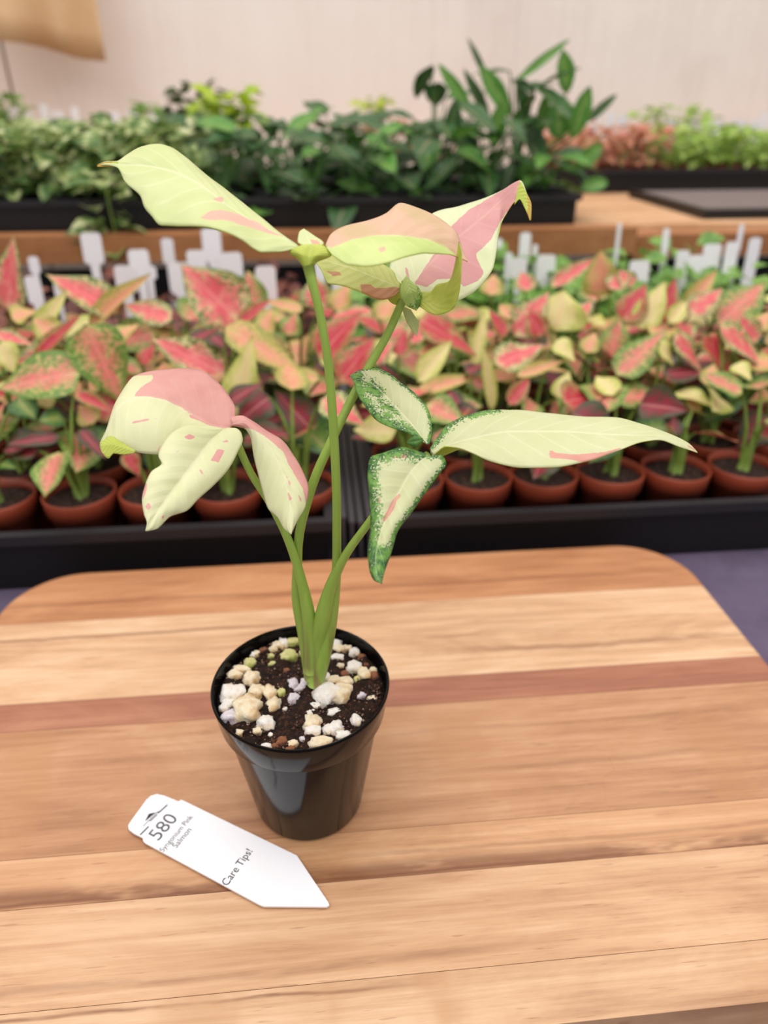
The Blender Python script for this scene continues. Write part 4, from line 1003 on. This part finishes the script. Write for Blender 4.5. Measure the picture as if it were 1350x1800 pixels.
TL = [h(832, 205, 770, 110, 12, 'y', 1.18), h(897, 205, 842, 112, 17, 'y', 1.20), h(908, 142, 1002, 68, 8, 'y', 1.19), h(996, 165, 990, 86, 17, 'y', 1.18), h(1004, 245, 1038, 150, 17, 'y', 1.16), h(982, 245, 985, 165, 26, 'y', 1.17),
      h(790, 255, 802, 172, 15, 'k', 1.15), h(862, 215, 815, 120, 10, 'k', 1.22), h(925, 225, 912, 130, 10, 'k', 1.2), h(946, 235, 962, 160, 11, 'y', 1.2), h(868, 260, 880, 180, 16, 'y', 1.17), h(1030, 215, 1085, 165, 8, 'k', 1.2),
      h(860, 150, 822, 65, 6, 'k', 1.24), h(940, 160, 900, 140, 9, 'k', 1.2), h(958, 290, 930, 215, 16, 'k', 1.15), h(840, 300, 800, 235, 15, 'k', 1.14), h(1010, 300, 1060, 250, 14, 'y', 1.13), h(1020, 330, 1070, 320, 13, 'y', 1.11)]
big_plant('lance_leafed_plant', 'tall plant with long arching green leaves, left one of the tall pair on the shelf', .19, 1.20, TL[0:2] + TL[6:8] + TL[10:11] + TL[12:13] + TL[15:16], 'tall lance-leafed plants', 16, 'k', (.07, .11), (.0, .16), (.12, .19), 'l')
big_plant('lance_leafed_plant', 'tall plant with long arching green leaves, right one of the tall pair on the shelf', .315, 1.19, TL[2:6] + TL[8:10] + TL[11:12] + TL[13:15] + TL[16:18], 'tall lance-leafed plants', 18, 'k', (.07, .11), (-.01, .15), (.12, .19), 'l')
big_plant('lance_leafed_plant', 'lower dense green plant in front of the tall pair on the shelf', .255, 1.135, [], 'tall lance-leafed plants', 18, 'k', (.06, .09), (-.015, .10), (.15, .24), 'lb')
big_plant('lance_leafed_plant', 'lower dense green plant at the right end of the middle tray on the shelf', .345, 1.135, [], 'tall lance-leafed plants', 16, 'y', (.05, .08), (-.015, .07), (.15, .24), 'lb')
# accents
def accent(name, label, x, y, Y, mat, rad, n, size):
    p = gy(x, y, Y); small_plant(name, label, p[0], Y, pz, mat, POTB, SOB, .043, rad, n, size, None, lift=max(p[2] - pz - .043 - rad[2] * .9, 0), updown=.5)
accent('chartreuse_plant', 'bright chartreuse plant among the dark green ones on the shelf', 402, 190, 1.35, FO['chart'], (.05, .03, .022), 60, .03)
accent('mossy_plant', 'dark fine-leafed plant at the left end of the dark green ones, near the wall', 350, 188, 1.62, FO['moss'], (.06, .04, .035), 120, .022)
accent('coral_plant', 'small coral pink plant behind the dark green leaves on the shelf', 690, 242, 1.58, FO['pink'], (.075, .03, .03), 60, .028)
accent('coral_plant', 'low coral pink plant beside the tall green pair on the shelf', 772, 282, 1.50, FO['pink'], (.03, .02, .02), 30, .024)
accent('lime_plant', 'lime green tips behind the dark green plants near the wall', 655, 188, 1.75, FO['chart'], (.035, .03, .015), 40, .02)
accent('fresh_green_plant', 'small round-leafed green plant against the wall above the variegated plants', 262, 190, 1.80, FO['fresh'], (.03, .02, .012), 16, .03)
accent('fresh_green_plant', 'small green plant against the wall at the far left edge', 2, 190, 1.80, FO['fresh'], (.03, .02, .02), 20, .035)
# tiny pots at the back right
for ri, y in enumerate((1.525, 1.585, 1.645, 1.705)):
    for ci in range(14):
        x = .505 + .0565 * ci
        d = (np.array([x, y, .2]) - CO) @ fw
        if 675 + F * ((np.array([x, y, .2]) - CO) @ rt) / d > 1440: continue
        pk = ci < (4 if ri < 2 else 5)
        small_plant('tiny_potted_plant', f'tiny {"coral pink" if pk else "lime green"} plant in terracotta pot, {nth[ri]} row, {nth[ci]} from the tall pair', x, y, pz, FO['pink' if pk else 'lime'], POTT, SOT, .038, (.028, .026, .024 + .01 * R.random()), 34, .024,
                    'tiny terracotta pots at the back right', lift=.012, updown=.6)
accent('lime_plant', 'lime green plant against the wall behind the tiny terracotta pots', 1190, 205, 1.88, FO['lime'], (.10, .03, .018), 60, .024)
# tags against the wall
WT = [(75, 196, 14, 26), (20, 205, 22, 30), (45, 202, 18, 26), (100, 205, 20, 22), (130, 200, 12, 24), (200, 208, 16, 24), (232, 208, 18, 26), (272, 212, 20, 26), (298, 206, 18, 28), (318, 222, 14, 26), (1050, 205, 12, 30), (1075, 212, 16, 28), (1095, 215, 14, 24),
      (1180, 222, 16, 22), (1215, 218, 22, 22), (1240, 222, 26, 20), (1262, 226, 20, 26), (1300, 222, 24, 22), (1330, 224, 26, 22), (1345, 212, 16, 26), (960, 225, 22, 30), (910, 215, 14, 30), (645, 215, 26, 30)]
for i, (x, y, w_, h_) in enumerate(WT):
    Y = 1.86 + .02 * (i % 4)
    top, bot = gy(x, y - h_ / 2, Y), gy(x, y + h_ / 2, Y); hw = w_ / 2 * ((top - CO) @ fw) / F; H = top[2] - shz
    rank = sorted(a[0] for a in WT).index(x)
    word = ('first second third fourth fifth sixth seventh eighth ninth tenth eleventh twelfth thirteenth fourteenth fifteenth sixteenth seventeenth eighteenth nineteenth twentieth twenty-first twenty-second twenty-third').split()[rank]
    tg = thing('plant_tag', f'small white plant tag standing in front of the back wall, {word} from the left', 'plant tag', (top[0], Y, shz), 'white tags along the wall')
    b = H - (top[2] - bot[2])
    out = [(-hw, b), (-hw, H), (hw, H), (hw, b), (.002, 0), (-.002, 0)]; n = 6
    MB().add([(a, -.0004, c) for a, c in out] + [(a, .0004, c) for a, c in out], [tuple(range(n)), tuple(range(2 * n - 1, n - 1, -1))] + [(j, j + n, (j + 1) % n + n, (j + 1) % n) for j in range(n)]).build('stake', M_WHITE, tg)

# ------------------------------------------------------------------ kraft paper hanging on the wall
def paper():
    kp = NT('kraft_paper'); n = kp.noise(kp.co(), 4, 4, .6); kp.set(Base_Color=kp.ramp(n, [(.3, S(206, 168, 126)), (.7, S(222, 188, 148))]), Roughness=.8); kp.translucent(S(214, 176, 134), .12)
    Y = WY - .05
    bx = [-90, -40, 0, 40, 80, 110, 130, 150, 170, 186]; by = [66, 68, 71, 76, 84, 94, 101, 105, 106, 108]
    v = []; f = []; ny = 14
    top = 1.05
    for i in range(46):
        u_ = i / 45; x = -90 + 276 * u_; yb = float(np.interp(x, bx, by))
        for j in range(ny):
            s = j / (ny - 1); dep = Y - .27 * s**1.4 * (.6 + .4 * math.sin(u_ * 5 + 1)) + .012 * math.sin(u_ * 14 + s * 4) * s
            p = gy(x, yb, dep); zz = p[2] + (top - p[2]) * (1 - s)
            v.append((p[0], dep, zz))
    for i in range(45):
        for j in range(ny - 1): f.append((i * ny + j, i * ny + j + 1, (i + 1) * ny + j + 1, (i + 1) * ny + j))
    o = link('kraft_paper_sheet', mesh('kraft_paper_sheet', v, f, kp.m)); md = o.modifiers.new('t', 'SOLIDIFY'); md.thickness = .001
    tag(o, 'sheet of brown kraft paper hanging on the pale wall, its lower edge curling out', 'paper')


paper()
